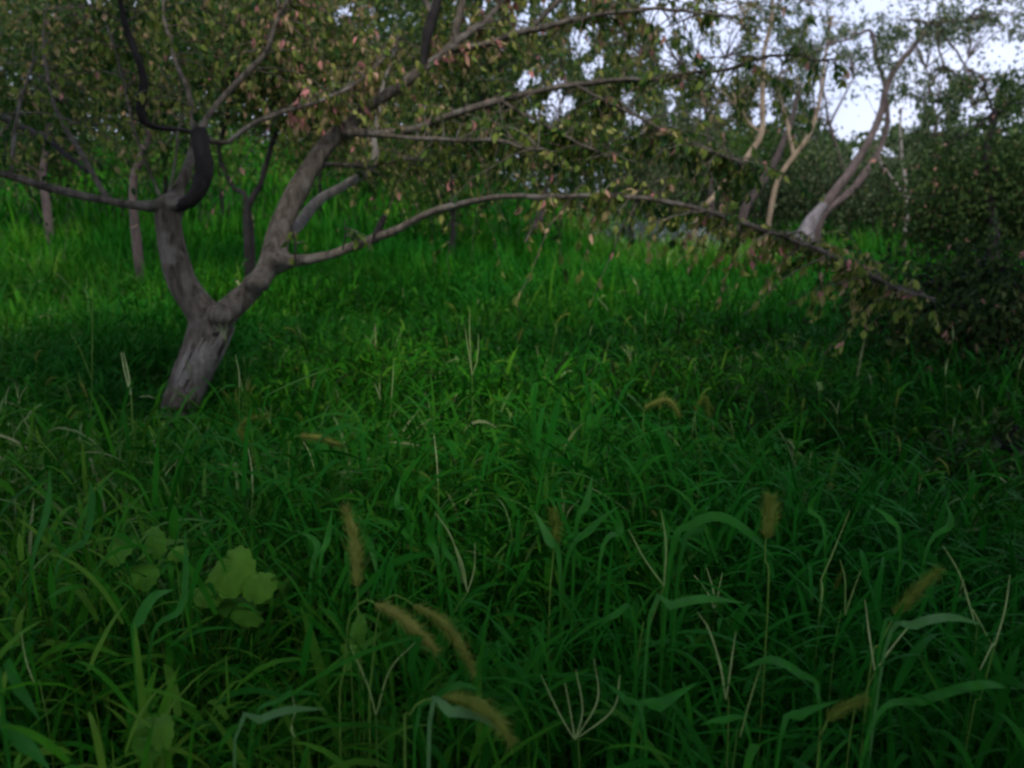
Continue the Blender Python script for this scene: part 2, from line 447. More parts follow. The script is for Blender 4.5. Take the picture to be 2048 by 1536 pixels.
def remeshed(mb, name, mat, parent, voxel, root):
    tmp = mb.build("tmp", mat, None, origin=np.array(root.location)); tmp.location = (0, 0, 0)
    wl = tmp.modifiers.new("w", 'WELD'); wl.merge_threshold = 0.0002
    md = tmp.modifiers.new("r", 'REMESH'); md.mode = 'VOXEL'; md.voxel_size = voxel
    sm = tmp.modifiers.new("s", 'SMOOTH'); sm.iterations = 3; sm.factor = 0.5
    dg = bpy.context.evaluated_depsgraph_get()
    me = bpy.data.meshes.new_from_object(tmp.evaluated_get(dg)); me.name = name
    bpy.data.objects.remove(tmp)
    me.materials.clear(); me.materials.append(mat)
    me.polygons.foreach_set("use_smooth", np.ones(len(me.polygons), bool))
    o = bpy.data.objects.new(name, me); C.objects.link(o); o.parent = parent
    return o

mb = MB()
TR = {
    "trunk": [(318, 960, 144, 4.60), (340, 890, 107, 4.60), (356, 825, 86, 4.60), (380, 760, 84, 4.60), (404, 705, 96, 4.60), (425, 645, 103, 4.60)],
    "left": [(425, 655, 81, 4.60), (392, 608, 74, 4.57), (364, 565, 70, 4.53), (347, 505, 61, 4.50), (337, 445, 61, 4.48), (338, 408, 70, 4.48)],
    "right": [(420, 660, 69, 4.60), (455, 622, 62, 4.62), (495, 585, 55, 4.66), (530, 545, 52, 4.70), (550, 500, 57, 4.75), (562, 452, 55, 4.80), (590, 390, 50, 4.86), (630, 322, 45, 4.92), (668, 275, 41, 4.97), (706, 248, 34, 5.0)],
}
for k, pts in TR.items():
    p, r_ = curve(*pxpath(pts), step=0.03)
    tube(mb, p, r_, 20, 0.05, rt)
# burls, knots and the swollen fork
def knob(px, py, d, w, h):
    c = P(px, py, d); n = 14
    a_, b_ = np.meshgrid(np.linspace(0, math.pi, 8), np.linspace(0, 2 * math.pi, n, endpoint=False), indexing='ij')
    s_ = np.stack([np.sin(a_) * np.cos(b_), np.sin(a_) * np.sin(b_), np.cos(a_)], -1) * (1 + rt.normal(0, 0.06, a_.shape))[..., None]
    v_ = c + s_ * np.array([w, w, h]) * d / F * 0.43
    i_ = np.arange(7)[:, None] * n; j_ = np.arange(n)[None]
    mb.add(v_.reshape(-1, 3), np.stack([i_ + j_, i_ + (j_ + 1) % n, i_ + n + (j_ + 1) % n, i_ + n + j_], -1).reshape(-1, 4))
knob(440, 630, 4.52, 70, 60); knob(350, 405, 4.48, 80, 50); knob(512, 566, 4.62, 60, 50); knob(690, 262, 4.98, 58, 46); knob(362, 800, 4.56, 80, 90); knob(556, 520, 4.72, 70, 50)
remeshed(mb, "trunk", M_BARK, tree, 0.011, tree)

# pale exposed wood on the lower trunk: ragged plates of peeling bark
mb = MB()
p, r_ = curve(*pxpath(TR["trunk"]), step=0.02)
for k in range(70):
    i_ = int(len(p) * rt.uniform(0.12, 0.86)); i_ = min(i_, len(p) - 14)
    ang = rt.uniform(-2.5, 0.2)
    n = int(rt.integers(5, 14)); seg = p[i_:i_ + n]; rr = r_[i_:i_ + n]
    rows = []
    wdt = rt.uniform(0.05, 0.16)
    for q in range(len(seg)):
        w_ = wdt * math.sin(math.pi * (q + 0.5) / len(seg)) + 0.03
        for da in (-w_, 0, w_):
            rad_ = rr[q] * 1.05 + 0.006 + (0.004 if da == 0 else 0)
            rows.append(seg[q] + rad_ * (math.cos(ang + da + 0.03 * q) * RT + math.sin(ang + da + 0.03 * q) * np.array([0, 1.0, 0.15])))
    rows = np.array(rows); nq = len(seg)
    fs = []
    for q in range(nq - 1):
        o = q * 3
        fs += [[o, o + 1, o + 4, o + 3], [o + 1, o + 2, o + 5, o + 4]]
    mb.add(rows, np.array(fs))
put(mb, "peeling_bark", M_PALEBARK, tree)
# the dark hollow under the fork
mb = MB()
c0 = P(434, 668, 4.6 - 0.140)
hv = [c0 + np.array([0, -0.004, 0])]
for k in range(14):
    t_ = k / 14 * 6.283
    hv.append(c0 + RT * (math.cos(t_) * 0.022 + 0.008 * math.sin(t_)) * rt.uniform(0.6, 1.3) + np.array([0, -0.002, 0]) + np.array([0, 0.05, 1.0]) * math.sin(t_) * 0.016 * rt.uniform(0.5, 1.3))
mb.add(np.array(hv), np.array([[0, 1 + k, 1 + (k + 1) % 14] for k in range(14)]))
put(mb, "trunk_hollow", M_DARKBARK, tree)

TWIGPTS = []
def sprays(owner, path, rad, n, twl=(0.15, 0.65), lmin=0.026, lmax=0.062, tint_mean=0.5, tint_sp=0.2, t0=0.25, per=(8, 18), rng=rt, up=0.3, leafmat=None, root=None, keep=None):
    """Twigs with drooping leaves along a limb; the leaves become the limb's own child mesh."""
    tw, lf = MB(), MB()
    for k in range(int(n * 1.5)):
        i_ = int((t0 + (1 - t0) * rng.uniform(0, 1) ** 0.8) * (len(path) - 1))
        s_ = path[i_]
        d_ = norm(rng.normal(0, 1, 3) * np.array([1, 1, 0.7]) + np.array([0, 1.3, up]))
        L_ = rng.uniform(*twl)
        t_ = np.linspace(0, 1, 6)[:, None]
        pth = s_ + d_ * L_ * t_ + np.array([0, 0, -0.5]) * L_ * t_ ** 2 + rng.normal(0, 0.012, (6, 3)) * t_
        tube(tw, pth, np.linspace(min(0.004, rad[i_]), 0.0012, 6), 4, 0, cap=False)
        m_ = int(rng.integers(*per))
        u_ = rng.uniform(0.15, 1, m_)
        pos = np.stack([np.interp(u_, t_[:, 0], pth[:, c]) for c in range(3)], -1)
        ld = norm(rng.normal(0, 0.38, (m_, 3)) + np.array([0, 0, -1.0]) + d_ * 0.35)
        ln = rng.normal(0, 1, (m_, 3)) + np.array([0, -0.4, 0.3])
        LL = rng.uniform(lmin, lmax, m_)
        tm = np.clip(rng.normal(tint_mean, tint_sp * 0.5) + rng.normal(0, tint_sp, m_), 0, 1)
        if keep is not None:
            X_, Y_, _d = project(pos); kk = keep(X_, Y_)
            pos, ld, ln, LL, tm = pos[kk], ld[kk], ln[kk], LL[kk], tm[kk]
        if len(pos):
            leaves(lf, pos, ld, ln, LL, LL * rng.uniform(0.38, 0.6, len(LL)), tm, fine=True)
    root = root or tree
    o1 = put(tw, "twigs", M_BARK, owner, root)
    o2 = put(lf, "leaves", leafmat or M_FRUITLEAF, owner, root)
    o1.parent = owner; o2.parent = owner
    return o1, o2

HOLES = [(1690, 240, 56, 46), (1645, 190, 26, 45), (1745, 225, 45, 50), (1815, 225, 36, 42), (1712, 305, 16, 26), (1780, 300, 26, 16), (2005, 105, 42, 40), (1905, 105, 50, 20), (1950, 135, 46, 18), (1690, 88, 26, 18),
         (1700, 28, 32, 20), (1640, 18, 22, 16), (1445, 112, 34, 22), (1545, 105, 40, 24), (1340, 110, 26, 34), (1470, 60, 16, 34), (1760, 10, 40, 14), (1820, 95, 30, 22), (1270, 90, 16, 20), (1960, 210, 36, 24), (1350, 20, 30, 14), (690, 16, 20, 14), (1585, 40, 18, 16), (1740, 160, 50, 12), (1870, 260, 14, 16), (2010, 15, 40, 14)]
hq = np.random.default_rng(12)
HOLES += [(hq.uniform(1040, 2048), hq.uniform(5, 240), hq.uniform(8, 19), hq.uniform(14, 32)) for _ in range(110)]
HOLES += [(hq.uniform(640, 1060), hq.uniform(5, 60), hq.uniform(6, 10), hq.uniform(10, 20)) for _ in range(7)]
def sky_free(X, Y):
    ok = np.ones(np.shape(X), bool)
    for hx, hy, rx, ry in HOLES:
        ok &= ((X - hx) / rx) ** 2 + ((Y - hy) / ry) ** 2 > hs.uniform(0.35, 1.25, np.shape(X))
    return ok
hs = np.random.default_rng(8)
hr = np.random.default_rng(5)
def sky_keep(X, Y, soft=0.3):
    ok = sky_free(X, Y)
    return ok | (hr.uniform(0, 1, np.shape(X)) < 0.04)

def limb(pts, ns, dark=False, pale=False, sides=10, label=None, step=0.04, rough=0.10, wig=0.008, **kw):
    p0, r0 = pxpath(pts)
    p, r_ = curve(p0, r0, step)
    p = p + np.stack([np.convolve(rt.normal(0, wig, len(p) + 4), np.ones(5) / 2.2, 'valid') for _ in range(3)], -1) * np.linspace(0.1, 1, len(p))[:, None]
    mb_ = MB(); tube(mb_, p, r_, sides, rough, rt)
    o = put(mb_, "limb", M_DARKBARK if dark else (M_PALEBARK if pale else M_BARK), tree)
    if label:
        o["label"] = label
    if ns:
        sprays(o, p, r_, ns, keep=sky_keep, **kw)
    return p, r_

# limbs, read off the photograph: (px, py, width px, depth m)
limb([(345, 408, 34, 4.46), (300, 411, 30, 4.42), (262, 409, 24, 4.38), (215, 400, 19, 4.34), (150, 386, 20, 4.28), (60, 364, 20, 4.2), (0, 346, 17, 4.15), (-120, 320, 15, 4.0), (-260, 310, 10, 3.8)], 16, t0=0.5, tint_mean=0.35)
limb([(22, 352, 8, 4.17), (26, 305, 10, 4.17), (30, 262, 9, 4.18), (40, 200, 7, 4.2), (70, 110, 5, 4.25)], 10, t0=0.4, tint_mean=0.4)
limb([(218, 400, 14, 4.34), (198, 372, 15, 4.36), (172, 325, 15, 4.4), (142, 275, 14, 4.45), (122, 235, 11, 4.5), (95, 150, 8, 4.55), (90, 60, 6, 4.6)], 22, t0=0.3, tint_mean=0.45)
limb([(-120, 190, 20, 5.2), (0, 232, 18, 5.1), (50, 262, 17, 5.0), (100, 284, 14, 4.9), (150, 320, 10, 4.8), (175, 345, 7, 4.7)], 8, dark=True, tint_mean=0.3)
limb([(350, 415, 36, 4.46), (378, 402, 36, 4.42), (400, 372, 36, 4.40), (406, 325, 38, 4.40), (399, 280, 38, 4.40), (396, 262, 36, 4.40)], 0, dark=True, label="blackened upright limb cut square at the top", sides=14, wig=0.006, rough=0.2)
limb([(402, 272, 16, 4.42), (375, 262, 13, 4.42), (330, 257, 15, 4.41), (298, 250, 17, 4.40), (284, 232, 20, 4.38), (283, 205, 22, 4.37), (289, 165, 20, 4.36), (275, 115, 17, 4.35), (255, 65, 14, 4.34), (238, 20, 10, 4.33), (225, -60, 8, 4.3), (200, -160, 5, 4.3)], 26, dark=True, label="black crooked limb rising to the top of the tree", t0=0.6, tint_mean=0.45, wig=0.008, rough=0.18)
limb([(398, 268, 24, 4.44), (412, 240, 14, 4.46), (432, 212, 14, 4.5), (462, 178, 17, 4.54), (500, 138, 15, 4.58), (535, 95, 12, 4.64), (560, 30, 9, 4.7), (600, -60, 6, 4.8)], 52, t0=0.4, tint_mean=0.64)
limb([(405, 275, 18, 4.44), (450, 285, 12, 4.5), (500, 250, 11, 4.55), (560, 225, 11, 4.6), (640, 200, 9, 4.7), (720, 160, 7, 4.8), (800, 90, 5, 4.9)], 42, t0=0.3, tint_mean=0.68)
limb([(340, 408, 34, 4.5), (362, 372, 30, 4.56), (376, 335, 24, 4.62), (388, 280, 18, 4.7), (380, 200, 13, 4.8), (350, 120, 10, 4.9), (330, 40, 7, 5.0), (320, -60, 4, 5.1)], 34, t0=0.45, tint_mean=0.4)
limb([(338, 385, 7, 4.44), (350, 320, 6, 4.42), (360, 250, 5, 4.4), (365, 215, 3, 4.38)], 4, tint_mean=0.4)
limb([(320, 390, 7, 4.44), (295, 335, 7, 4.42), (262, 240, 6, 4.38), (236, 140, 5, 4.34), (215, 60, 4, 4.3)], 16, t0=0.4, tint_mean=0.5)
# right side
limb([(548, 528, 46, 4.72), (590, 522, 26, 4.7), (640, 514, 22, 4.66), (710, 492, 22, 4.6), (790, 460, 20, 4.54), (860, 427, 19, 4.48), (925, 405, 17, 4.42), (1000, 395, 14, 4.36), (1080, 393, 12, 4.3), (1180, 390, 11, 4.24), (1280, 396, 11, 4.18), (1375, 411, 12, 4.12), (1470, 436, 11, 4.06), (1570, 470, 11, 4.0), (1660, 508, 10, 3.95), (1740, 545, 8, 3.9), (1810, 578, 6, 3.85), (1870, 600, 4, 3.8)], 110, t0=0.44, tint_mean=0.55, label="long low limb arching over the grass and drooping at its end", wig=0.009, twl=(0.08, 0.42), up=0.25)
limb([(748, 482, 20, 4.57), (758, 455, 18, 4.56), (768, 432, 14, 4.55)], 0, dark=True, wig=0.001)
limb([(700, 254, 38, 5.0), (722, 226, 32, 5.02), (762, 196, 26, 5.06), (812, 164, 23, 5.12), (860, 125, 22, 5.18), (905, 92, 20, 5.24), (960, 50, 15, 5.3), (1010, -10, 11, 5.4), (1060, -90, 7, 5.5)], 60, t0=0.25, tint_mean=0.68)
limb([(895, 98, 18, 5.22), (965, 90, 17, 5.2), (1068, 60, 15, 5.14), (1165, 36, 13, 5.08), (1265, 22, 10, 5.0), (1380, 20, 7, 4.9), (1480, 40, 4, 4.8)], 56, t0=0.1, tint_mean=0.62)
limb([(690, 262, 28, 4.98), (760, 268, 20, 4.96), (840, 256, 18, 4.94), (880, 238, 17, 4.92), (950, 215, 16, 4.88), (1030, 190, 15, 4.84), (1108, 173, 14, 4.8), (1190, 165, 13, 4.74), (1300, 157, 11, 4.66), (1420, 140, 9, 4.56), (1540, 118, 7, 4.46), (1680, 120, 4, 4.36)], 84, t0=0.15, tint_mean=0.46)
limb([(740, 268, 14, 4.96), (820, 276, 10, 4.85), (900, 278, 9, 4.7), (1000, 282, 8, 4.5), (1090, 300, 5, 4.3)], 46, t0=0.2, tint_mean=0.52)
limb([(610, 360, 20, 4.9), (650, 330, 12, 5.1), (720, 330, 10, 5.4), (800, 320, 8, 5.7), (880, 330, 6, 6.0)], 36, t0=0.3, tint_mean=0.45)
limb([(845, 140, 16, 5.15), (855, 70, 24, 5.16), (866, 30, 22, 5.18), (885, -30, 14, 5.2)], 8, dark=True, wig=0.001, tint_mean=0.6)
limb([(575, 470, 34, 4.95), (600, 448, 28, 5.1), (638, 402, 24, 5.25), (690, 370, 20, 5.4), (735, 346, 18, 5.5), (751, 310, 15, 5.55), (748, 270, 12, 5.6), (765, 180, 9, 5.7), (800, 60, 6, 5.8)], 40, pale=True, t0=0.5, tint_mean=0.5, label='pale grey limb behind the thick leaning one')
for pts, ns in (([(905, 92, 18, 5.24), (930, -60, 15, 5.3), (900, -260, 11, 5.4), (840, -460, 7, 5.5)], 130), ([(1010, -10, 10, 5.4), (1140, -180, 9, 5.6), (1280, -330, 6, 5.8)], 120),
                ([(866, 30, 16, 5.18), (760, -160, 12, 5.3), (640, -330, 8, 5.5)], 120), ([(560, 30, 9, 4.7), (520, -200, 8, 4.9), (500, -380, 5, 5.2)], 110), ([(1060, 60, 12, 5.14), (1240, -120, 9, 5.0), (1420, -240, 6, 4.9)], 110)):
    limb(pts, ns, t0=0.3, tint_mean=0.5, twl=(0.25, 0.8))
limb([(1150, 169, 8, 4.77), (1250, 222, 7, 4.6), (1390, 290, 6, 4.45), (1520, 345, 4, 4.3)], 80, t0=0.05, tint_mean=0.45, twl=(0.1, 0.45))
limb([(1000, 200, 8, 4.86), (1100, 258, 6, 4.75), (1220, 318, 4, 4.6)], 56, t0=0.05, tint_mean=0.45, twl=(0.1, 0.45))
# suckers hanging below the low limb
for (x0, y0, x1, y1) in ((902, 410, 900, 340), (905, 405, 898, 500), (685, 500, 690, 440), (590, 525, 583, 450), (1083, 396, 1050, 485)):
    limb([(x0, y0, 5, 4.46), ((x0 + x1) / 2 + 4, (y0 + y1) / 2, 5, 4.45), (x1, y1, 3, 4.45)], 3, dark=(x0 < 1000), wig=0.001, sides=6, tint_mean=0.5, t0=0.4, per=(3, 8), twl=(0.05, 0.15))

# ------------------------------------------------------------------ trees and shrubs behind
def bush(name, label, cat, depth, stems, blobs, leafmat, barkmat, group=None, seed=1, leaf=(0.05, 0.085), clump=0.28, per=55, thick=1.0, tint=(0.5, 0.2), droop=0.8, skykeep=True, stray=0.0, fine=False):
    rng = np.random.default_rng(seed)
    pb = P(stems[0][0][0], stems[0][0][1], depth)
    bz = float(ground_z(pb[0], pb[1]))
    root = thing(name, (pb[0], pb[1], bz), label, cat, group)
    tb, lf = MB(), MB()
    tips = []
    for si, st in enumerate(stems):
        pts = np.array([P(x, y, depth + (0.15 * si if i_ else 0)) for i_, (x, y, w) in enumerate(st)])
        rr = np.array([w * depth / F * 0.5 for x, y, w in st])
        if si == 0 or st[0][1] > 400:
            pts = np.vstack([[pts[0][0], pts[0][1], float(ground_z(pts[0][0], pts[0][1])) - 0.1], pts]) if pts[0][2] > float(ground_z(pts[0][0], pts[0][1])) + 0.05 else pts
            if len(rr) < len(pts):
                rr = np.concatenate([[rr[0] * 1.25], rr])
        p, r_ = curve(pts, rr, 0.08)
        p = p + np.stack([np.convolve(rng.normal(0, 0.01, len(p) + 4), np.ones(5) / 2.2, 'valid') for _ in range(3)], -1) * np.linspace(0.1, 1, len(p))[:, None]
        tube(tb, p, r_, 8, 0.06, rng)
        tips.append(p[-1]); tips.append(p[len(p) // 2])
    tips = np.array(tips)
    for (bx, by, rx, ry, nc) in blobs:
        c = P(bx, by, depth); ax = np.array([rx, 0, ry]) * depth / F; ax[1] = 0.5 * (ax[0] + ax[2]) * thick
        q = norm(rng.normal(0, 1, (nc, 3))) * (rng.uniform(0.15, 1, (nc, 1)) ** 0.45) * (1 + 0.18 * rng.normal(0, 1, (nc, 1)))
        cen = c + q * ax
        cen[:, 2] = np.maximum(cen[:, 2], ground_z(cen[:, 0], cen[:, 1]) + 0.15)
        st_ = tips[np.argmin(np.linalg.norm(tips - c, axis=1))]
        t_ = np.linspace(0, 1, 7)[:, None]
        hub = st_ + (c - st_) * 0.6
        tube(tb, st_ + (hub - st_) * t_ + rng.normal(0, 0.03, (7, 3)) * np.sin(t_ * 3.1), np.linspace(0.022, 0.014, 7) * (0.6 + depth / 25), 5)
        for k in range(0, nc, 3):
            e = cen[k]; mid = (hub + e) / 2 + np.array([0, 0, 0.12])
            tube(tb, hub * (1 - t_) ** 2 + mid * 2 * t_ * (1 - t_) + e * t_ ** 2 + rng.normal(0, 0.02, (7, 3)) * t_, np.linspace(0.014, 0.004, 7) * (0.6 + depth / 25), 4, cap=False)
        m_ = per
        pos = (cen[:, None] + rng.normal(0, 1, (nc, m_, 3)) * np.array([1, 1, 0.75]) * clump * rng.uniform(0.6, 1.3, (nc, 1, 1))).reshape(-1, 3)
        tn = (rng.normal(tint[0], tint[1] * 0.7, (nc, 1)) + rng.normal(0, tint[1], (nc, m_))).reshape(-1)
        X_, Y_, _ = project(pos)
        ok = pos[:, 2] > ground_z(pos[:, 0], pos[:, 1]) + 0.03
        if skykeep:
            ok &= sky_free(X_, Y_) | (rng.uniform(0, 1, len(X_)) < 0.12)
        pos, tn = pos[ok], np.clip(tn[ok], 0, 1)
        n_ = len(pos)
        ld = norm(rng.normal(0, 0.6, (n_, 3)) + np.array([0, 0, -droop]))
        LL = rng.uniform(leaf[0], leaf[1], n_)
        leaves(lf, pos, ld, rng.normal(0, 1, (n_, 3)) + np.array([0, -0.3, 0.4]), LL, LL * rng.uniform(0.42, 0.62, n_), tn, fine=fine)
    put(tb, "trunk", barkmat, root)
    put(lf, "crown", leafmat, root)
    return root

BT = "orchard trees standing behind"
bush("orchard_tree", "orchard tree with slanting brown trunk behind the black crooked limb", "tree", 9.5, [[(266, 385, 17), (285, 315, 16), (302, 262, 15), (322, 190, 17), (328, 129, 18), (293, 40, 16), (280, -40, 9)]],
     [(210, 60, 190, 90, 80), (400, 20, 150, 80, 60), (300, 170, 150, 60, 44)], M_OLIVE, M_BROWNBARK, BT, 31, tint=(0.55, 0.25))
bush("orchard_tree", "small orchard tree forking low, framed by the two main limbs of the near tree", "tree", 8.4, [[(494, 470, 15), (497, 412, 16), (520, 372, 13), (538, 310, 12), (556, 240, 12), (560, 150, 9)], [(497, 414, 11), (470, 378, 9), (450, 340, 8), (440, 300, 8), (462, 190, 12), (457, 110, 14), (426, 47, 13)]],
     [(460, 120, 150, 90, 60), (620, 160, 130, 90, 60), (560, 40, 160, 70, 50), (720, 200, 110, 70, 36)], M_OLIVE, M_DARKBARK, BT, 32, tint=(0.6, 0.25))
bush("orchard_tree", "leafy orchard tree at the left edge, its trunk half hidden by grass", "tree", 12.5, [[(92, 400, 16), (86, 340, 14), (98, 240, 12), (90, 150, 9)]],
     [(60, 120, 180, 120, 90), (-60, 60, 200, 150, 60), (120, 230, 130, 60, 40), (10, 300, 60, 30, 12)], M_OLIVE, M_BROWNBARK, BT, 34, tint=(0.4, 0.25))
bush("orchard_tree", "orchard tree with slim dark stem above the arch of the low limb", "tree", 12.0, [[(906, 440, 10), (908, 340, 9), (918, 250, 8)]],
     [(940, 210, 190, 120, 90), (840, 60, 180, 80, 50), (1010, 90, 160, 80, 50), (930, 320, 130, 50, 26)], M_OLIVE, M_DARKBARK, BT, 35, tint=(0.45, 0.25))
bush("orchard_tree", "orchard tree with short slanting trunk under the middle of the low limb", "tree", 14.5, [[(1046, 490, 13), (1082, 435, 12), (1092, 380, 10), (1120, 300, 8)]],
     [(1130, 270, 150, 95, 80), (1190, 180, 110, 60, 34), (1080, 340, 110, 45, 28), (1110, 60, 100, 60, 12)], M_OLIVE, M_BROWNBARK, BT, 36, tint=(0.4, 0.22))
bush("orchard_tree", "dark leafy orchard tree left of the crooked tan trunk", "tree", 16.0, [[(1262, 450, 12), (1268, 380, 10), (1262, 300, 8)]],
     [(1270, 290, 120, 90, 70), (1350, 250, 90, 70, 34), (1240, 370, 110, 40, 30)], M_DARKLEAF, M_DARKBARK, BT, 37, tint=(0.6, 0.25))
bush("orchard_tree", "tall thin tree with bare tan trunk bending sharply upright", "tree", 15.0, [[(1392, 445, 11), (1438, 382, 11), (1492, 318, 12), (1522, 268, 12), (1524, 205, 11), (1528, 110, 9), (1543, 30, 8), (1550, -60, 5)]],
     [(1480, 60, 110, 60, 22), (1590, 20, 90, 60, 16), (1440, 180, 80, 50, 14)], M_OLIVE, M_TANBARK, BT, 38, tint=(0.45, 0.25))
bush("orchard_tree", "thin tree whose tan stems form a Y before the dark bushes", "tree", 16.0, [[(1538, 440, 11), (1556, 362, 10), (1586, 315, 10), (1618, 268, 9), (1640, 200, 7), (1650, 110, 6), (1665, 30, 5)], [(1588, 312, 9), (1576, 255, 9), (1562, 205, 8), (1560, 150, 6)]],
     [(1600, 110, 70, 50, 14), (1650, 60, 60, 40, 9), (1560, 180, 50, 40, 8)], M_DARKLEAF, M_TANBARK, BT, 39, tint=(0.6, 0.25))
bush("orchard_tree", "leaning brown tree between the tan trunk and the Y stemmed tree", "tree", 17.5, [[(1486, 432, 18), (1520, 370, 18), (1552, 318, 15), (1580, 250, 11), (1600, 170, 9)]],
     [(1500, 150, 80, 50, 10), (1420, 300, 90, 50, 20)], M_DARKLEAF, M_BROWNBARK, BT, 40, tint=(0.5, 0.25))
t3 = bush("orchard_tree", "twin leaning grey trunks rising from a swollen whitish base", "tree", 13.5, [[(1628, 460, 26), (1652, 408, 21), (1698, 345, 17), (1738, 280, 15), (1762, 222, 14), (1782, 150, 12), (1832, 88, 10), (1872, 40, 7)], [(1640, 440, 18), (1706, 378, 15), (1752, 312, 13), (1774, 240, 11), (1765, 160, 8), (1740, 60, 5)]],
     [(1850, 50, 90, 40, 34), (1760, 120, 60, 20, 14), (1900, 190, 100, 40, 34), (1640, 100, 40, 20, 10), (1980, 40, 90, 30, 26), (1980, 200, 80, 30, 22)], M_DARKLEAF, M_BROWNBARK, BT, 41, tint=(0.55, 0.25))
mb = MB()
rb = np.random.default_rng(3)
p, r_ = curve(*pxpath([(1596, 540, 56, 13.4), (1604, 490, 48, 13.4), (1616, 455, 38, 13.4), (1632, 430, 28, 13.42), (1648, 410, 22, 13.45)]), step=0.03)
tube(mb, p, r_, 16, 0.07, rb)
put(mb, "swollen_base", M_WHITEBARK, t3)
bush("dead_tree", "slim dead tree with pale bare stems in front of the dark bushes", "tree", 17.0, [[(1812, 440, 9), (1814, 390, 8), (1806, 330, 8), (1800, 280, 6), (1802, 220, 4)], [(1812, 395, 7), (1785, 360, 7), (1764, 328, 6), (1755, 290, 4)]],
     [(1802, 230, 20, 20, 1)], M_DARKLEAF, M_PALEBARK, None, 42, per=10)
bush("orchard_tree", "dark dense tree filling the right edge under the sky gaps", "tree", 11.0, [[(1990, 520, 26), (1985, 440, 22), (1972, 330, 17), (1990, 220, 12)]],
     [(1985, 335, 80, 55, 34), (1900, 400, 80, 50, 28), (2070, 340, 50, 60, 22), (2030, 215, 70, 36, 12), (1960, 160, 60, 26, 7), (1880, 310, 50, 40, 12)], M_DEEPLEAF, M_DARKBARK, BT, 43, tint=(0.4, 0.25))
for k, (lab, st, bl) in enumerate([
    ("leafy tree far behind the bare tan trunk, crown thinning to the sky", [(1425, 455, 12), (1420, 330, 10), (1410, 200, 8)], [(1400, 200, 130, 90, 72), (1330, 90, 110, 70, 24), (1480, 60, 110, 60, 26), (1520, 210, 70, 60, 29), (1230, 60, 100, 70, 22), (1250, 180, 90, 60, 42)]),
    ("leafy tree far behind the twin leaning trunks with ragged open crown", [(1700, 450, 12), (1690, 360, 10), (1660, 250, 7)], [(1610, 220, 70, 110, 42), (1620, 70, 90, 60, 26), (1740, 90, 110, 40, 24), (1660, 350, 90, 50, 49), (1760, 330, 70, 40, 29)]),
    ("leafy tree far behind the slim dead tree, branches hanging before the sky", [(1880, 450, 12), (1875, 350, 10), (1870, 250, 8)], [(1860, 290, 90, 60, 59), (1880, 180, 110, 50, 55), (1840, 60, 110, 50, 26), (1990, 190, 70, 40, 29), (1980, 30, 90, 40, 19), (1820, 340, 100, 50, 49)])]):
    bush("orchard_tree", lab, "tree", 18.0 + k, [st], bl, (M_OLIVE, M_DARKLEAF, M_DARKLEAF)[k], M_BROWNBARK, BT, 50 + k, leaf=(0.06, 0.11), clump=0.24, per=54, tint=(0.55, 0.25))
for k, (lab, bx, by, rx, ry, nc, dp) in enumerate([
    ("olive bush on the bank behind the long left limb", 90, 300, 90, 50, 44, 15.0),
    ("olive bush on the bank left of the forked small tree", 330, 285, 100, 50, 44, 16.0),
    ("olive bush on the bank seen between thick limb and pale limb", 640, 290, 90, 50, 44, 15.5),
    ("olive bush on the bank over the crown of the low limb", 800, 310, 90, 50, 44, 17.0)]):
    bush("bush", lab, "bush", dp, [[(bx, by + ry + 20, 8), (bx + 5, by, 6), (bx, by - ry * 0.6, 4)]], [(bx, by, rx, ry, nc)], M_OLIVE, M_DARKBARK, "olive bushes on the grassy bank", 160 + k, leaf=(0.06, 0.11), clump=0.32, per=60, tint=(0.5, 0.25))
HS = "dark bushes along the far edge of the meadow"
for k, (lab, bx, by, rx, ry, nc, dp, ml) in enumerate([
    ("round dark bush at the far meadow edge under the tan trunk", 1400, 385, 90, 45, 50, 19.0, M_DARKLEAF),
    ("tall green bush behind the Y stemmed thin tree", 1560, 330, 90, 70, 70, 21.0, M_GREENLEAF),
    ("low dark bush left of the swollen whitish trunk base", 1545, 395, 80, 45, 44, 19.5, M_DARKLEAF),
    ("wide dark bush right of the swollen whitish trunk base", 1730, 390, 90, 55, 60, 18.5, M_DARKLEAF),
    ("dark thicket bush behind the slim dead tree", 1840, 375, 90, 60, 64, 18.0, M_DARKLEAF),
    ("blackish thicket bush at the right under the dense tree", 1960, 420, 120, 60, 70, 12.0, M_DEEPLEAF),
    ("green bush far back between the dark orchard tree and tan trunk", 1330, 385, 80, 45, 40, 20.0, M_OLIVE)]):
    bush("bush", lab, "bush", dp, [[(bx, by + ry, 8), (bx + 5, by, 6), (bx, by - ry * 0.6, 4)]], [(bx, by, rx, ry, nc)], ml, M_DARKBARK, HS, 60 + k, leaf=(0.07, 0.12), clump=0.36, per=70, tint=(0.45, 0.25))
for k, (lab, bx, by, rx, ry, nc, dp) in enumerate([
    ("bright green sapling bush seen through the arch of the low limb", 885, 385, 60, 36, 26, 13.0),
    ("bright green bush behind the black upright limb", 440, 300, 70, 50, 30, 14.0)]):
    bush("green_bush", lab, "bush", dp, [[(bx, by + ry, 6), (bx, by, 5), (bx, by - ry * 0.6, 3)]], [(bx, by, rx, ry, nc)], M_GREENLEAF, M_DARKBARK, None, 80 + k, leaf=(0.06, 0.1), clump=0.26, per=60, tint=(0.55, 0.25))
bush("pale_weed_clump", "misty pale grey flowering weeds clumped at the far end of the meadow", "weeds", 16.5, [[(1340, 510, 3), (1342, 490, 3), (1345, 470, 2)]], [(1290, 474, 60, 22, 34), (1360, 482, 66, 24, 36), (1410, 492, 40, 14, 14)], M_PALEWEED, M_PALEBARK, None, 90, leaf=(0.04, 0.08), clump=0.14, per=60, thick=0.7, droop=-0.5)

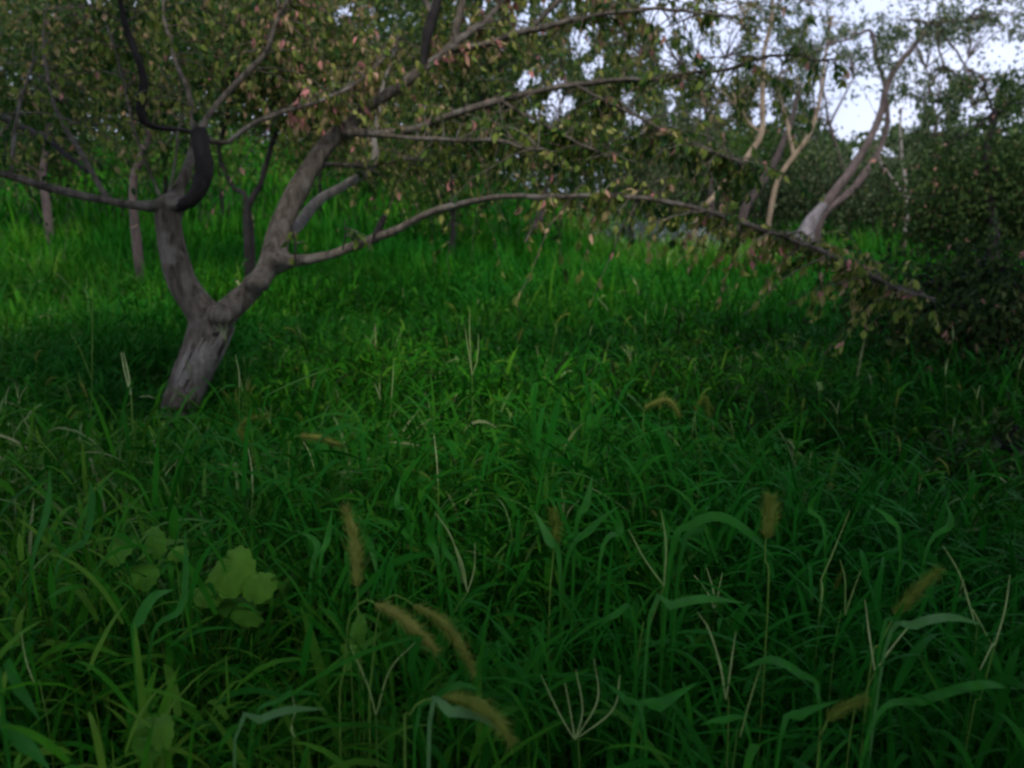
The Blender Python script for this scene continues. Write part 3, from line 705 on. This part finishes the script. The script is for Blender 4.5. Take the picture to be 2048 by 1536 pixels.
# the wood that closes the view far behind
wd = MB(); rw = np.random.default_rng(77)
n_ = 2200
X = rw.uniform(-42, 46, n_); Y = rw.uniform(27, 44, n_)
top = np.where(X < 6, 10.5, 3.4) + rw.normal(0, 0.6, n_)
top = np.where((X > 5) & (X < 20), 3.0, top)
Z = ground_z(X, Y) * 0.6 + rw.uniform(0.1, 1, n_) * top
m_ = 75
pos = (np.stack([X, Y, Z], -1)[:, None] + rw.normal(0, 0.75, (n_, m_, 3))).reshape(-1, 3)
X_, Y_, _ = project(pos)
ok = sky_free(X_, Y_) & (pos[:, 2] > 0.05)
pos = pos[ok]; N_ = len(pos)
tn = np.clip(np.repeat(rw.normal(0.5, 0.2, n_), m_)[ok] + rw.normal(0, 0.15, N_), 0, 1)
LL = rw.uniform(0.2, 0.4, N_)
leaves(wd, pos, rw.normal(0, 0.6, (N_, 3)) + np.array([0, 0, -0.7]), rw.normal(0, 1, (N_, 3)), LL, LL * 0.55, tn)
wo = wd.build("woodland", M_WOOD); wo["kind"] = "stuff"; wo["label"] = "dusky far woodland closing the view behind the orchard"; wo["category"] = "woodland"
# ------------------------------------------------------------------ trees added out of view beside and behind the camera to shade the grass
def shade_tree(label, x, y, h, blobs, seed):
    rng = np.random.default_rng(seed)
    z = float(ground_z(x, y))
    root = thing("orchard_tree", (x, y, z), label, "tree", BT)  # added shade caster, unseen; shares name and group with the visible trees
    tb, lf = MB(), MB()
    top = np.array([x + rng.normal(0, 0.2), y, z + h * 0.45])
    p, r_ = curve([[x, y, z - 0.1], [x + 0.05, y, z + h * 0.2], top], [0.17, 0.13, 0.10], 0.08)
    tube(tb, p, r_, 10, 0.06, rng)
    t_ = np.linspace(0, 1, 8)[:, None]
    for (cx, cy, cz, rx, ry, rz, nc) in blobs:
        c = np.array([cx, cy, cz])
        tube(tb, top + (c - top) * t_ + rng.normal(0, 0.04, (8, 3)) * np.sin(t_ * 3.14), np.linspace(0.07, 0.03, 8), 7)
        q = norm(rng.normal(0, 1, (nc, 3))) * rng.uniform(0.1, 1, (nc, 1)) ** 0.45
        cen = c + q * np.array([rx, ry, rz])
        for k in range(0, nc, 2):
            tube(tb, c + (cen[k] - c) * t_ + rng.normal(0, 0.02, (8, 3)) * t_, np.linspace(0.025, 0.006, 8), 4, cap=False)
        pos = (cen[:, None] + rng.normal(0, 0.24, (nc, 75, 3))).reshape(-1, 3)
        n_ = len(pos); LL = rng.uniform(0.07, 0.12, n_)
        leaves(lf, pos, rng.normal(0, 0.6, (n_, 3)) + np.array([0, 0, -0.7]), rng.normal(0, 1, (n_, 3)) + np.array([0, 0, 0.6]), LL, LL * 0.55, np.clip(rng.normal(0.45, 0.2, n_), 0, 1))
    put(tb, "trunk", M_BARK, root); put(lf, "crown", M_OLIVE, root)
    return root
shade_tree("large tree added out of view left of the foreground, its crown shading the near grass", -3.6, 0.4, 4.6, [(-3.0, 0.6, 3.6, 1.6, 1.6, 0.9, 90), (-1.6, 0.8, 3.8, 1.4, 1.5, 0.7, 150), (-2.2, 2.6, 4.0, 1.2, 1.4, 0.6, 120)], 101)
shade_tree("large tree added out of view right of the foreground, its crown shading the near grass", 4.2, 1.6, 4.6, [(3.6, 1.8, 3.6, 1.5, 1.8, 0.9, 100), (2.2, 1.0, 3.9, 1.2, 1.5, 0.7, 150), (2.8, 3.2, 4.2, 1.3, 1.3, 0.7, 120)], 102)
shade_tree("large unseen tree added behind the viewer, its crown shading the near grass", 0.6, -2.6, 4.8, [(0.4, -1.9, 3.5, 2.4, 1.1, 0.9, 200), (1.9, -0.6, 4.3, 1.2, 0.7, 0.5, 90), (-1.8, -0.6, 4.3, 1.2, 0.7, 0.5, 90), (-1.1, -0.1, 4.4, 0.8, 0.7, 0.5, 80), (1.5, 0.2, 4.4, 0.8, 0.8, 0.5, 80), (0.3, -0.95, 3.6, 1.2, 0.5, 0.4, 70)], 103)

shade_tree("large unseen tree added beyond the left edge, its crown shading the meadow", -5.6, 6.0, 5.0, [(-4.6, 5.6, 4.8, 1.7, 1.6, 0.7, 120)], 104)

# ------------------------------------------------------------------ foxtails, stalks, tufts and weeds in the grass
def ground_below(p):
    return np.array([p[0], p[1], float(ground_z(p[0], p[1]))])

def ribbon(mb, pts, wid, tint=0.5, lift=0.25, face=None):
    pts = np.asarray(pts, float)
    p, w = curve(pts, wid, 0.012)
    tan = norm(np.gradient(p, axis=0))
    fv = norm(np.array([0, -0.75, 0.65]) if face is None else np.asarray(face, float))
    s_ = norm(np.cross(tan, fv)); nn = np.cross(s_, tan)
    w = w[:, None] * 0.5
    V = np.stack([p + s_ * w + nn * w * lift, p, p - s_ * w + nn * w * lift], 1).reshape(-1, 3)
    i_ = np.arange(len(p) - 1)[:, None] * 3
    f = np.concatenate([i_ + np.array([[0, 1, 4, 3]]), i_ + np.array([[1, 2, 5, 4]])], 0)
    mb.add(V, f, tint)

def bristle_head(mb, path, rad, n, rng, blen, tint=0.6):
    """Bristly foxtail head: a knobbly core of spikelets with fine hairs."""
    p, r_ = curve(path, rad, 0.003)
    tube(mb, p, r_ * 0.5, 7, 0.25, rng, tint)
    tan = norm(np.gradient(p, axis=0))
    i_ = rng.integers(0, len(p), n)
    q = norm(np.cross(tan[i_], rng.normal(0, 1, (n, 3))))
    d = norm(q * rng.uniform(0.35, 0.9, (n, 1)) + tan[i_] * rng.uniform(0.4, 1.0, (n, 1)))
    b = p[i_] + q * r_[i_][:, None] * 0.45
    s_ = norm(np.cross(d, rng.normal(0, 1, (n, 3)))) * 0.00035
    L_ = (rng.uniform(0.6, 1.7, n) * blen)[:, None]
    V = np.stack([b - s_, b + s_, b + d * L_], 1).reshape(-1, 3)
    mb.add(V, np.arange(3 * n).reshape(-1, 3), np.clip(rng.normal(tint, 0.15, n), 0, 1))
    # spikelets
    k = n // 3
    j_ = rng.integers(0, len(p), k)
    q = norm(np.cross(tan[j_], rng.normal(0, 1, (k, 3)))); d = norm(q * 0.6 + tan[j_])
    leaves(mb, p[j_] + q * r_[j_][:, None] * 0.4, d, q, np.full(k, 0.0045), np.full(k, 0.0026), np.clip(rng.normal(tint - 0.15, 0.15, k), 0, 1))

fr = np.random.default_rng(500)
def foxtail(head, width, stem, d, label, tint=0.6, group=None, blade=None):
    """head: pixels from its base to its tip; stem: pixels from head base downwards."""
    hp = np.array([P(x, y, d) for x, y in head])
    sp = [P(x, y, d + 0.01 * i) for i, (x, y) in enumerate(stem)]
    g0 = ground_below(sp[-1]); sp.append(g0)
    sp = np.vstack([hp[:1], sp])
    root = thing("foxtail", g0, label, "foxtail grass", group)
    m1 = MB(); p, r_ = curve(sp, np.linspace(0.0011, 0.0018, len(sp)), 0.02); tube(m1, p, r_, 5, 0, tint=0.35)
    put(m1, "stem", M_SPIKE, root)
    R_ = width * d / F * 0.62
    prof = np.array([0.45, 0.85, 1.0, 0.8, 0.3])
    t_ = np.linspace(0, 1, len(hp)); t5 = np.linspace(0, 1, 5)
    h5 = np.stack([np.interp(t5, t_, hp[:, c]) for c in range(3)], -1) if len(hp) != 5 else hp
    c3, _ = curve(hp, np.ones(len(hp)), 0.004)
    idx = np.linspace(0, len(c3) - 1, 5).astype(int)
    m2 = MB(); bristle_head(m2, c3[idx], prof * R_, 520, fr, R_ * 0.9, tint)
    put(m2, "seed_head", M_SEED, root)
    if blade:
        m3 = MB(); bp_ = np.array([P(x, y, d) for x, y in blade]); ribbon(m3, bp_, [0.004, 0.011, 0.009, 0.001][:len(bp_)], 0.5)
        put(m3, "blade", M_GRASS, root)
    return root

foxtail([(714, 1172), (712, 1120), (706, 1065), (690, 1015)], 30, [(718, 1260), (724, 1360), (728, 1480)], 1.30, "upright tan foxtail head standing alone above the near grass", 0.8)
foxtail([(880, 1300), (848, 1262), (808, 1228), (756, 1206)], 28, [(850, 1255), (830, 1300), (790, 1400), (745, 1500)], 1.16, "tan foxtail head arching left over crossed stalks, upper of two touching heads", 0.85) if False else None
foxtail([(752, 1210), (790, 1225), (835, 1262), (872, 1300)], 30, [(735, 1200), (700, 1230), (690, 1330), (680, 1480)], 1.16, "nodding tan foxtail head in the lower middle, paler one of two side by side", 0.9)
foxtail([(828, 1212), (880, 1240), (920, 1290), (948, 1345)], 28, [(790, 1190), (760, 1220), (745, 1330), (740, 1490)], 1.18, "nodding golden foxtail head in the lower middle, right one of two side by side", 0.7)
foxtail([(885, 1396), (945, 1405), (990, 1435), (1022, 1482)], 34, [(850, 1400), (820, 1430), (810, 1530)], 1.02, "nodding yellow green foxtail head close to the bottom edge", 0.62)
foxtail([(1108, 1092), (1112, 1060), (1106, 1022)], 22, [(1104, 1140), (1098, 1260)], 1.5, "short green foxtail head beside two flat pale blades", 0.45)
foxtail([(1532, 1075), (1540, 1040), (1542, 995)], 30, [(1530, 1120), (1535, 1230)], 1.35, "plump upright olive foxtail head right of the arching blade", 0.6)
foxtail([(1790, 1230), (1830, 1185), (1878, 1140)], 26, [(1760, 1290), (1735, 1380)], 1.25, "olive foxtail head leaning right at the lower right", 0.5)
foxtail([(500, 885), (480, 860), (500, 838), (535, 832)], 18, [(512, 940), (516, 1000)], 2.2, "curled green foxtail head in the grass right of the trunk foot", 0.35)
foxtail([(600, 872), (640, 876), (678, 890)], 16, [(585, 880), (578, 960)], 2.1, "small brownish foxtail head lying level right of the trunk foot", 0.75)
foxtail([(1290, 815), (1335, 800), (1358, 830)], 16, [(1285, 850), (1290, 930)], 2.3, "small brownish foxtail head in the middle of the meadow", 0.7)
foxtail([(1390, 820), (1410, 795), (1418, 830)], 14, [(1392, 870), (1400, 950)], 2.35, "thin green foxtail head in the middle of the meadow", 0.4)
foxtail([(1655, 1440), (1680, 1420), (1730, 1400)], 24, [(1640, 1480), (1635, 1530)], 1.1, "olive foxtail head tucked low in the grass at the lower right", 0.5)

# prototypes for the many small foxtails and stalks
def foxtail_proto(seed):
    rng = np.random.default_rng(seed)
    h = rng.uniform(0.42, 0.6); a = rng.uniform(0, 6.28); k = rng.uniform(0.02, 0.09)
    dv = np.array([math.cos(a), math.sin(a), 0])
    pts = [np.array([0, 0, 0]), dv * k * 0.3 + [0, 0, h * 0.5], dv * k + [0, 0, h]]
    L_ = rng.uniform(0.05, 0.09); nod = rng.uniform(0.3, 1.5)
    hp = [pts[-1]]
    for i in range(4):
        an = 0.2 + nod * (i + 1) / 4
        hp.append(hp[-1] + (dv * math.sin(an) + np.array([0, 0, math.cos(an)])) * L_ / 4)
    root = thing("foxtail", (0, 0, 0), "slender foxtail with a small bristly head half lost in the meadow grass", "foxtail grass", "small foxtails scattered through the meadow")
    m1 = MB(); p, r_ = curve(pts, [0.0017, 0.0014, 0.001], 0.03); tube(m1, p, r_, 4, 0, tint=0.3); put(m1, "stem", M_SPIKE, root)
    m2 = MB(); bristle_head(m2, np.array(hp), np.array([0.4, 0.9, 1, 0.8, 0.3]) * 0.0062, 160, rng, 0.006, rng.uniform(0.3, 0.8)); put(m2, "seed_head", M_SEED, root)
    m3 = MB(); b0 = pts[1] * 0.9; c = -dv + rng.normal(0, 0.6, 3) * [1, 1, 0]
    ribbon(m3, [b0, b0 + c * 0.05 + [0, 0, 0.08], b0 + c * 0.11 + [0, 0, 0.10], b0 + c * 0.17 + [0, 0, 0.06]], [0.003, 0.010, 0.008, 0.001], 0.55); put(m3, "blade", M_GRASS, root)
    return root
def stalk_proto(seed):
    rng = np.random.default_rng(seed)
    h = rng.uniform(0.4, 0.62); a = rng.uniform(0, 6.28)
    dv = np.array([math.cos(a), math.sin(a), 0])
    root = thing("grass_stalk", (0, 0, 0), "thin pale stalk with finger like seed spikes standing out of the grass", "grass stalk", "thin pale seed stalks scattered through the meadow")
    m1 = MB(); top = dv * 0.05 + [0, 0, h]
    p, r_ = curve([np.zeros(3), dv * 0.015 + [0, 0, h * 0.55], top], [0.0016, 0.0013, 0.001], 0.03); tube(m1, p, r_, 4, 0, tint=rng.uniform(0.1, 0.4)); put(m1, "stem", M_SPIKE, root)
    for q in range(int(rng.integers(1, 4))):
        b_ = rng.normal(0, 0.3, 3) * [1, 1, 0]; L_ = rng.uniform(0.05, 0.09)
        m2 = MB(); p, r_ = curve([top, top + b_ * L_ * 0.4 + [0, 0, L_ * 0.55], top + b_ * L_ * 1.1 + [0, 0, L_]], [0.0011, 0.0016, 0.0006], 0.008); tube(m2, p, r_, 4, 0.15, rng, tint=rng.uniform(0.4, 1)); put(m2, "spike", M_SPIKE, root)
    return root
def dup(root, loc, rz, sc):
    r_ = root.copy(); C.objects.link(r_); r_.location = loc; r_.rotation_euler = (0, 0, rz); r_.scale = (sc, sc, sc)
    for ch in root.children:
        c_ = ch.copy(); C.objects.link(c_); c_.parent = r_
    return r_
protos = [foxtail_proto(600 + k) for k in range(6)]
used = set()
def place(protos, key, x, y, rng):
    k = int(rng.integers(len(protos))); loc = (x, y, float(ground_z(x, y)) - 0.02); rz = rng.uniform(0, 6.28); sc = rng.uniform(0.85, 1.15)
    if (key, k) not in used:
        used.add((key, k)); o = protos[k]; o.location = loc; o.rotation_euler = (0, 0, rz); o.scale = (sc, sc, sc)
    else:
        dup(protos[k], loc, rz, sc)
n = 0
while n < 75:
    r_ = math.sqrt(fr.uniform(1.7 ** 2, 5.2 ** 2)); t_ = fr.uniform(-0.55, 0.55)
    place(protos, "f", r_ * math.sin(t_), r_ * math.cos(t_), fr); n += 1
protos2 = [stalk_proto(700 + k) for k in range(7)]
n = 0
while n < 90:
    r_ = math.sqrt(fr.uniform(1.5 ** 2, 5.5 ** 2)); t_ = fr.uniform(-0.55, 0.55)
    place(protos2, "s", r_ * math.sin(t_), r_ * math.cos(t_), fr); n += 1

# stalks that stand out in the photograph: list of spikes, then the stem
def stalk(spikes, stem, d, label, w=7, tint=0.7):
    sp = [P(x, y, d) for x, y in stem]; g0 = ground_below(sp[-1]); sp.append(g0)
    root = thing("grass_stalk", g0, label, "grass stalk")
    m1 = MB(); p, r_ = curve(np.array(sp), np.linspace(w * 0.42, w * 0.46, len(sp)) * d / F * 0.5, 0.02); tube(m1, p, r_, 5, 0.05, fr, tint=max(0.1, tint - 0.5)); put(m1, "stem", M_SPIKE, root)
    for s_ in spikes:
        pts = np.array([P(x, y, d - 0.01 * i) for i, (x, y) in enumerate([stem[0]] + s_)])
        prof = np.interp(np.linspace(0, 1, len(pts)), [0, 0.3, 1], [0.7, 1.1, 0.35]) * w * 0.56 * d / F * 0.5
        m2 = MB(); p, r_ = curve(pts, prof, 0.006); tube(m2, p, r_, 5, 0.12, fr, tint=tint); put(m2, "spike", M_SPIKE, root)
stalk([[(935, 690), (930, 655)], [(955, 715), (957, 668)], [(940, 690), (939, 620)]], [(944, 750), (946, 850)], 2.6, "three pale upright spikes together in mid meadow", 5)
stalk([[(786, 750), (788, 715)]], [(783, 795), (780, 900)], 2.6, "single short pale spike left of the three upright spikes", 5)
stalk([[(873, 915), (868, 870)]], [(876, 962), (878, 1060)], 2.0, "single bright pale spike below the three upright spikes", 6, 0.95)
stalk([[(503, 935), (495, 890)]], [(506, 985), (505, 1090)], 1.9, "bright pale spike in the grass right below the trunk foot", 6, 0.9)
stalk([[(250, 745), (242, 705)], [(257, 750), (247, 705)]], [(262, 790), (270, 900)], 2.5, "thick pale paired spike left of the trunk foot", 8, 0.9)
stalk([[(478, 745), (471, 710)]], [(479, 775), (480, 860)], 2.6, "short bright spike just right of the pale trunk foot", 5, 0.85)
stalk([[(185, 620), (188, 545)], [(160, 700), (140, 665)]], [(184, 760), (186, 900)], 2.4, "tall thin stalk at the left with one spike bent aside", 5, 0.4)
stalk([[(1290, 1120), (1258, 1060)], [(1332, 1090), (1322, 1020)]], [(1328, 1172), (1300, 1250), (1275, 1318)], 1.35, "forked pale stalk with two long arms in the right foreground", 8, 0.65)
stalk([[(905, 1080), (870, 1025)], [(948, 1140), (950, 1085)], [(925, 1130), (905, 1080)]], [(935, 1185), (900, 1240), (880, 1320)], 1.4, "pale stalk spreading three arms over the centre foreground", 7, 0.7)
stalk([[(1120, 1430), (1082, 1350)], [(1140, 1420), (1130, 1365)], [(1165, 1420), (1152, 1340)], [(1195, 1400), (1188, 1318)], [(1225, 1420), (1240, 1350)]], [(1150, 1480), (1160, 1560)], 1.12, "fan of five pale spikes near the bottom edge", 6, 0.8)
stalk([[(1440, 1330), (1418, 1260), (1395, 1225)], [(1462, 1330), (1472, 1262)]], [(1452, 1400), (1456, 1480)], 1.15, "pale forked stalk left of the slanted one at the lower right", 7, 0.75)
stalk([[(1500, 1400), (1522, 1330)]], [(1480, 1475), (1465, 1540)], 1.1, "slim slanted reddish stalk at the lower right", 7, 0.6)
stalk([[(1738, 1265), (1730, 1200)], [(1780, 1300), (1820, 1250)]], [(1750, 1345), (1725, 1400), (1700, 1470)], 1.2, "pale stalk splitting into an upright and a leaning spike", 7, 0.9)
stalk([[(1660, 1120), (1700, 1020)], [(1645, 1180), (1640, 1230)]], [(1642, 1160), (1636, 1260)], 1.5, "tall leaning spike right of the plump foxtail", 7, 0.6)
stalk([[(1920, 1150), (1885, 1090)], [(1945, 1220), (1990, 1300)], [(1930, 1180), (1950, 1250)]], [(1948, 1240), (1950, 1320)], 1.3, "pale bent stalk at the right edge with crossing arms", 7, 0.7)
stalk([[(2010, 1220), (2020, 1150)], [(1985, 1290), (1960, 1340)]], [(1990, 1290), (1960, 1400), (1935, 1480)], 1.2, "long pale stalk rising along the right edge", 7, 0.8)
stalk([[(1700, 1200), (1722, 1140)], [(1690, 1160), (1680, 1120)]], [(1690, 1230), (1668, 1300)], 1.35, "crossed pair of thin stalks in front of the leaning foxtail", 6, 0.6)
stalk([[(52, 1320), (42, 1265)]], [(70, 1370), (95, 1440)], 1.2, "pale slanted stalk in the lower left corner", 7, 0.7)
stalk([[(780, 1340), (830, 1285)], [(735, 1370), (700, 1290)]], [(752, 1430), (755, 1520)], 1.15, "pale stalks crossing in a V under the nodding foxtails", 7, 0.7)
stalk([[(590, 1420), (582, 1380)], [(583, 1460), (590, 1475)]], [(585, 1440), (588, 1530)], 1.1, "short pale stalk near the bottom left of centre", 5, 0.9)

# tufts of broad arching blades; each blade a part
def tuft(blades_px, d, label, tints):
    ctr = P(blades_px[0][0][0], blades_px[0][0][1], d); g0 = ground_below(ctr)
    root = thing("grass_tuft", g0, label, "grass tuft")
    for (b, t) in zip(blades_px, [q * 0.58 for q in tints]):
        *pts, w = b
        wp = [P(x, y, d + 0.015 * fr.normal()) for x, y in pts]
        gg = ground_below(wp[0] + (wp[0] - wp[1]) * np.array([0.6, 0.6, 0])); st = wp[0] * 0.5 + gg * 0.5
        wp = np.array([gg, st] + wp)
        W = w * d / F
        wid = np.concatenate([[0.002, 0.003], np.interp(np.linspace(0, 1, len(pts)), [0, 0.35, 0.7, 1], [0.32, 0.85, 0.75, 0.05]) * W])
        mbb = MB(); ribbon(mbb, wp, wid, t); put(mbb, "blade", M_BLADE, root)
tuft([[(1340, 1120), (1385, 1050), (1440, 1034), (1500, 1068), (1548, 1118), 26], [(1330, 1110), (1332, 1060), (1318, 1012), 22], [(1360, 1120), (1400, 1060), (1410, 1010), 22]], 1.38, "tuft of broad pale green blades arching right of the centre", (0.5, 0.5, 0.35))
tuft([[(1300, 1230), (1340, 1212), (1410, 1198), (1490, 1206), 22], [(1270, 1250), (1230, 1230), (1190, 1260), 18]], 1.25, "tuft with one long level blade below the forked pale stalk", (0.75, 0.4))
tuft([[(470, 1478), (520, 1440), (580, 1420), (650, 1418), 20], [(500, 1480), (560, 1400), (600, 1385), (640, 1390), 14]], 1.06, "tuft with bluish pale blade arching along the bottom at left", (0.95, 0.35))
tuft([[(1770, 1300), (1830, 1250), (1900, 1235), (1968, 1250), 22], [(1760, 1290), (1790, 1240), (1810, 1200), 18], [(1740, 1460), (1850, 1400), (1960, 1370), (2040, 1378), 24]], 1.15, "tuft of long grey green blades arching at the lower right", (0.9, 0.4, 0.55))
tuft([[(270, 1300), (280, 1240), (308, 1195), (345, 1180), 30], [(300, 1300), (360, 1220), (372, 1150), (370, 1055), 18]], 1.3, "tuft with broad pale blade bending over beside the round leafed weed", (0.7, 0.35))
tuft([[(1120, 1140), (1098, 1080), (1068, 1022), 26], [(1150, 1080), (1172, 1010), (1185, 950), 22], [(1130, 1140), (1180, 1060), (1240, 1010), 20], [(1200, 1120), (1240, 1060), (1215, 980), 20]], 1.5, "tuft of flat pale blades standing at the centre of the picture", (0.75, 0.45, 0.4, 0.4))
tuft([[(1270, 1450), (1320, 1410), (1395, 1365), 34], [(1290, 1460), (1250, 1400), (1220, 1370), 20]], 1.1, "tuft with one wide flat blade near the bottom right of centre", (0.5, 0.4))
tuft([[(860, 1440), (900, 1424), (960, 1432), (1005, 1466), 26], [(830, 1470), (870, 1400), (920, 1370), (960, 1380), 18]], 1.04, "tuft with silvery blade arching under the yellow green foxtail", (1.0, 0.4))
tuft([[(20, 1240), (38, 1190), (45, 1130), 18], [(60, 1180), (95, 1020), (100, 935), 20], [(110, 1160), (170, 1080), (185, 1000), (178, 960), 20]], 1.5, "tuft of upright blades at the left edge", (0.4, 0.4, 0.3))
tuft([[(0, 1350), (40, 1380), (80, 1440), 30], [(-20, 1480), (50, 1490), (100, 1540), 40]], 0.98, "tuft of wide blades drooping in the lower left corner", (0.35, 0.5))
tuft([[(640, 1150), (655, 1080), (665, 1015), 18], [(620, 1180), (635, 1090), (590, 1060), 18], [(820, 1060), (795, 1010), (800, 960), 18], [(700, 1060), (740, 1090), (760, 1180), 18]], 1.6, "tuft of blades around the upright tan foxtail", (0.7, 0.3, 0.5, 0.35))
tuft([[(880, 1160), (862, 1080), (868, 1030), 22], [(920, 1180), (890, 1100), (880, 1040), 16]], 1.45, "pair of grey green blades left of the three armed stalk", (0.6, 0.5))
tuft([[(1640, 1420), (1600, 1350), (1540, 1320), (1480, 1340), 22], [(1560, 1480), (1600, 1430), (1680, 1400), 26], [(1500, 1480), (1450, 1440), (1400, 1450), 18]], 1.1, "tuft of crossing dull blades at the lower right", (0.5, 0.4, 0.5))
tuft([[(1800, 1100), (1780, 1040), (1740, 1010), 18], [(1850, 1110), (1900, 1050), (1890, 1000), 18], [(1650, 1080), (1620, 1020), (1640, 980), 16]], 1.7, "tuft of small blades in the right meadow above the leaning foxtail", (0.6, 0.5, 0.5))

# round leafed weeds
def weed(leaf_list, d, label, name="broadleaf_weed"):
    cx = np.mean([l[0] for l in leaf_list]); cy = max(l[1] for l in leaf_list)
    g0 = ground_below(P(cx, cy + 60, d + 0.05))
    root = thing(name, g0, label, "weed")
    hub = g0 + np.array([0, 0, 0.12])
    ms = MB(); tube(ms, [g0, hub], [0.003, 0.0025], 6, tint=0.3)
    for (x, y, w, h) in leaf_list:
        w, h = w * 1.08, h * 1.0
        c = P(x, y, d + fr.normal(0, 0.03)); e = c + np.array([0, 0, -0.3]) * h * d / F
        t_ = np.linspace(0, 1, 8)[:, None]
        m_ = (hub + e) / 2 + np.array([0, 0, 0.04])
        tube(ms, hub * (1 - t_) ** 2 + 2 * m_ * t_ * (1 - t_) + e * t_ ** 2, np.linspace(0.0018, 0.0012, 8), 5, tint=0.3)
        n_ = norm(np.array([fr.normal(0, 0.22), fr.uniform(-0.75, -0.4), 0.8])); u_ = norm(np.cross([fr.normal(0, 0.3), 0.4, 1.0], n_)); v_ = np.cross(n_, u_); h = h / max(0.5, abs(v_ @ UP)) * 0.9
        nr, ns = 5, 40
        rr = np.linspace(0, 1, nr + 1)[1:, None]; an = np.linspace(0, 2 * math.pi, ns, endpoint=False)[None]
        out_ = 1 + 0.05 * (((np.arange(ns) % 3) - 1)[None]) * (rr > 0.8) - 0.22 * np.exp(-((np.abs(np.angle(np.exp(1j * (an + math.pi / 2))))) / 0.30) ** 2) + 0.10 * np.exp(-((np.angle(np.exp(1j * (an - math.pi / 2)))) / 0.35) ** 2)
        px_ = rr * out_ * np.cos(an) * w * 0.5 * d / F; py_ = rr * out_ * np.sin(an) * h * 0.5 * d / F / 0.85
        hh = 0.0012 * np.cos(9 * an) * rr - 0.012 * rr ** 2 + fr.normal(0, 0.006) * np.sin(an) * rr + fr.normal(0, 0.012) * (np.cos(an) * rr) ** 2 + 0.004 * rr * np.abs(np.cos(an))
        V = c + px_[..., None] * u_ + py_[..., None] * v_ + hh[..., None] * n_
        V = np.vstack([c[None], V.reshape(-1, 3)])
        ml = MB()
        j_ = np.arange(ns); j2 = (j_ + 1) % ns
        ml.add(V, np.stack([np.zeros(ns, int), 1 + j_, 1 + j2], -1), fr.uniform(0.2, 0.9))
        q = [np.stack([1 + k * ns + j_, 1 + (k + 1) * ns + j_, 1 + (k + 1) * ns + j2, 1 + k * ns + j2], -1) for k in range(nr - 1)]
        ml.add(V, np.concatenate(q), fr.uniform(0.2, 0.9))
        put(ml, "leaf", M_WEEDLEAF, root)
    put(ms, "stem", M_SPIKE, root)
weed([(240, 1102, 68, 44), (300, 1084, 52, 62), (288, 1150, 54, 40), (452, 1140, 92, 84), (400, 1188, 86, 40), (520, 1170, 60, 40), (470, 1215, 110, 36), (350, 1100, 40, 26)], 1.55, "pale green weed with large round toothed leaves in the left foreground")
weed([(285, 1450, 50, 40), (322, 1460, 44, 52), (300, 1495, 60, 36)], 1.1, "small weed with yellowish round leaves near the bottom left")
weed([(716, 1262, 32, 52), (700, 1300, 30, 24)], 1.25, "little weed with one bluish leaf under the upright tan foxtail")
bush("bramble", "dark bramble sprawling at the right edge of the meadow below the low limb's tip", "bramble", 4.6, [[(2000, 860, 8), (1990, 780, 6), (1960, 700, 4)], [(2020, 860, 8), (2040, 760, 6), (2060, 660, 4)]], [(1990, 720, 110, 90, 36), (1900, 640, 80, 50, 16), (2060, 620, 70, 80, 18)], M_DEEPLEAF, M_DARKBARK, None, 95, leaf=(0.035, 0.06), clump=0.13, per=34, tint=(0.4, 0.25), fine=True)
bush("bramble", "dark purplish bramble at the right edge beside the nearer grass", "bramble", 3.3, [[(2030, 1060, 8), (2020, 960, 6), (1990, 880, 4)], [(2050, 1060, 8), (2070, 940, 6), (2060, 860, 4)]], [(2020, 930, 90, 80, 26), (2060, 1020, 60, 60, 14)], M_DEEPLEAF, M_DARKBARK, None, 96, leaf=(0.035, 0.055), clump=0.1, per=30, tint=(0.35, 0.2), fine=True)
bush("bush", "dark leafy bush under and behind the drooping tip of the low limb", "bush", 5.0, [[(1930, 760, 10), (1920, 680, 8), (1900, 580, 5)], [(1990, 760, 10), (2000, 640, 7), (2010, 520, 5)]], [(1900, 590, 130, 60, 46), (1990, 560, 90, 70, 40), (1740, 590, 70, 36, 14), (2030, 660, 70, 80, 30), (1830, 660, 90, 40, 18)], M_DEEPLEAF, M_DARKBARK, None, 98, leaf=(0.03, 0.06), clump=0.13, per=26, tint=(0.3, 0.25), fine=True)
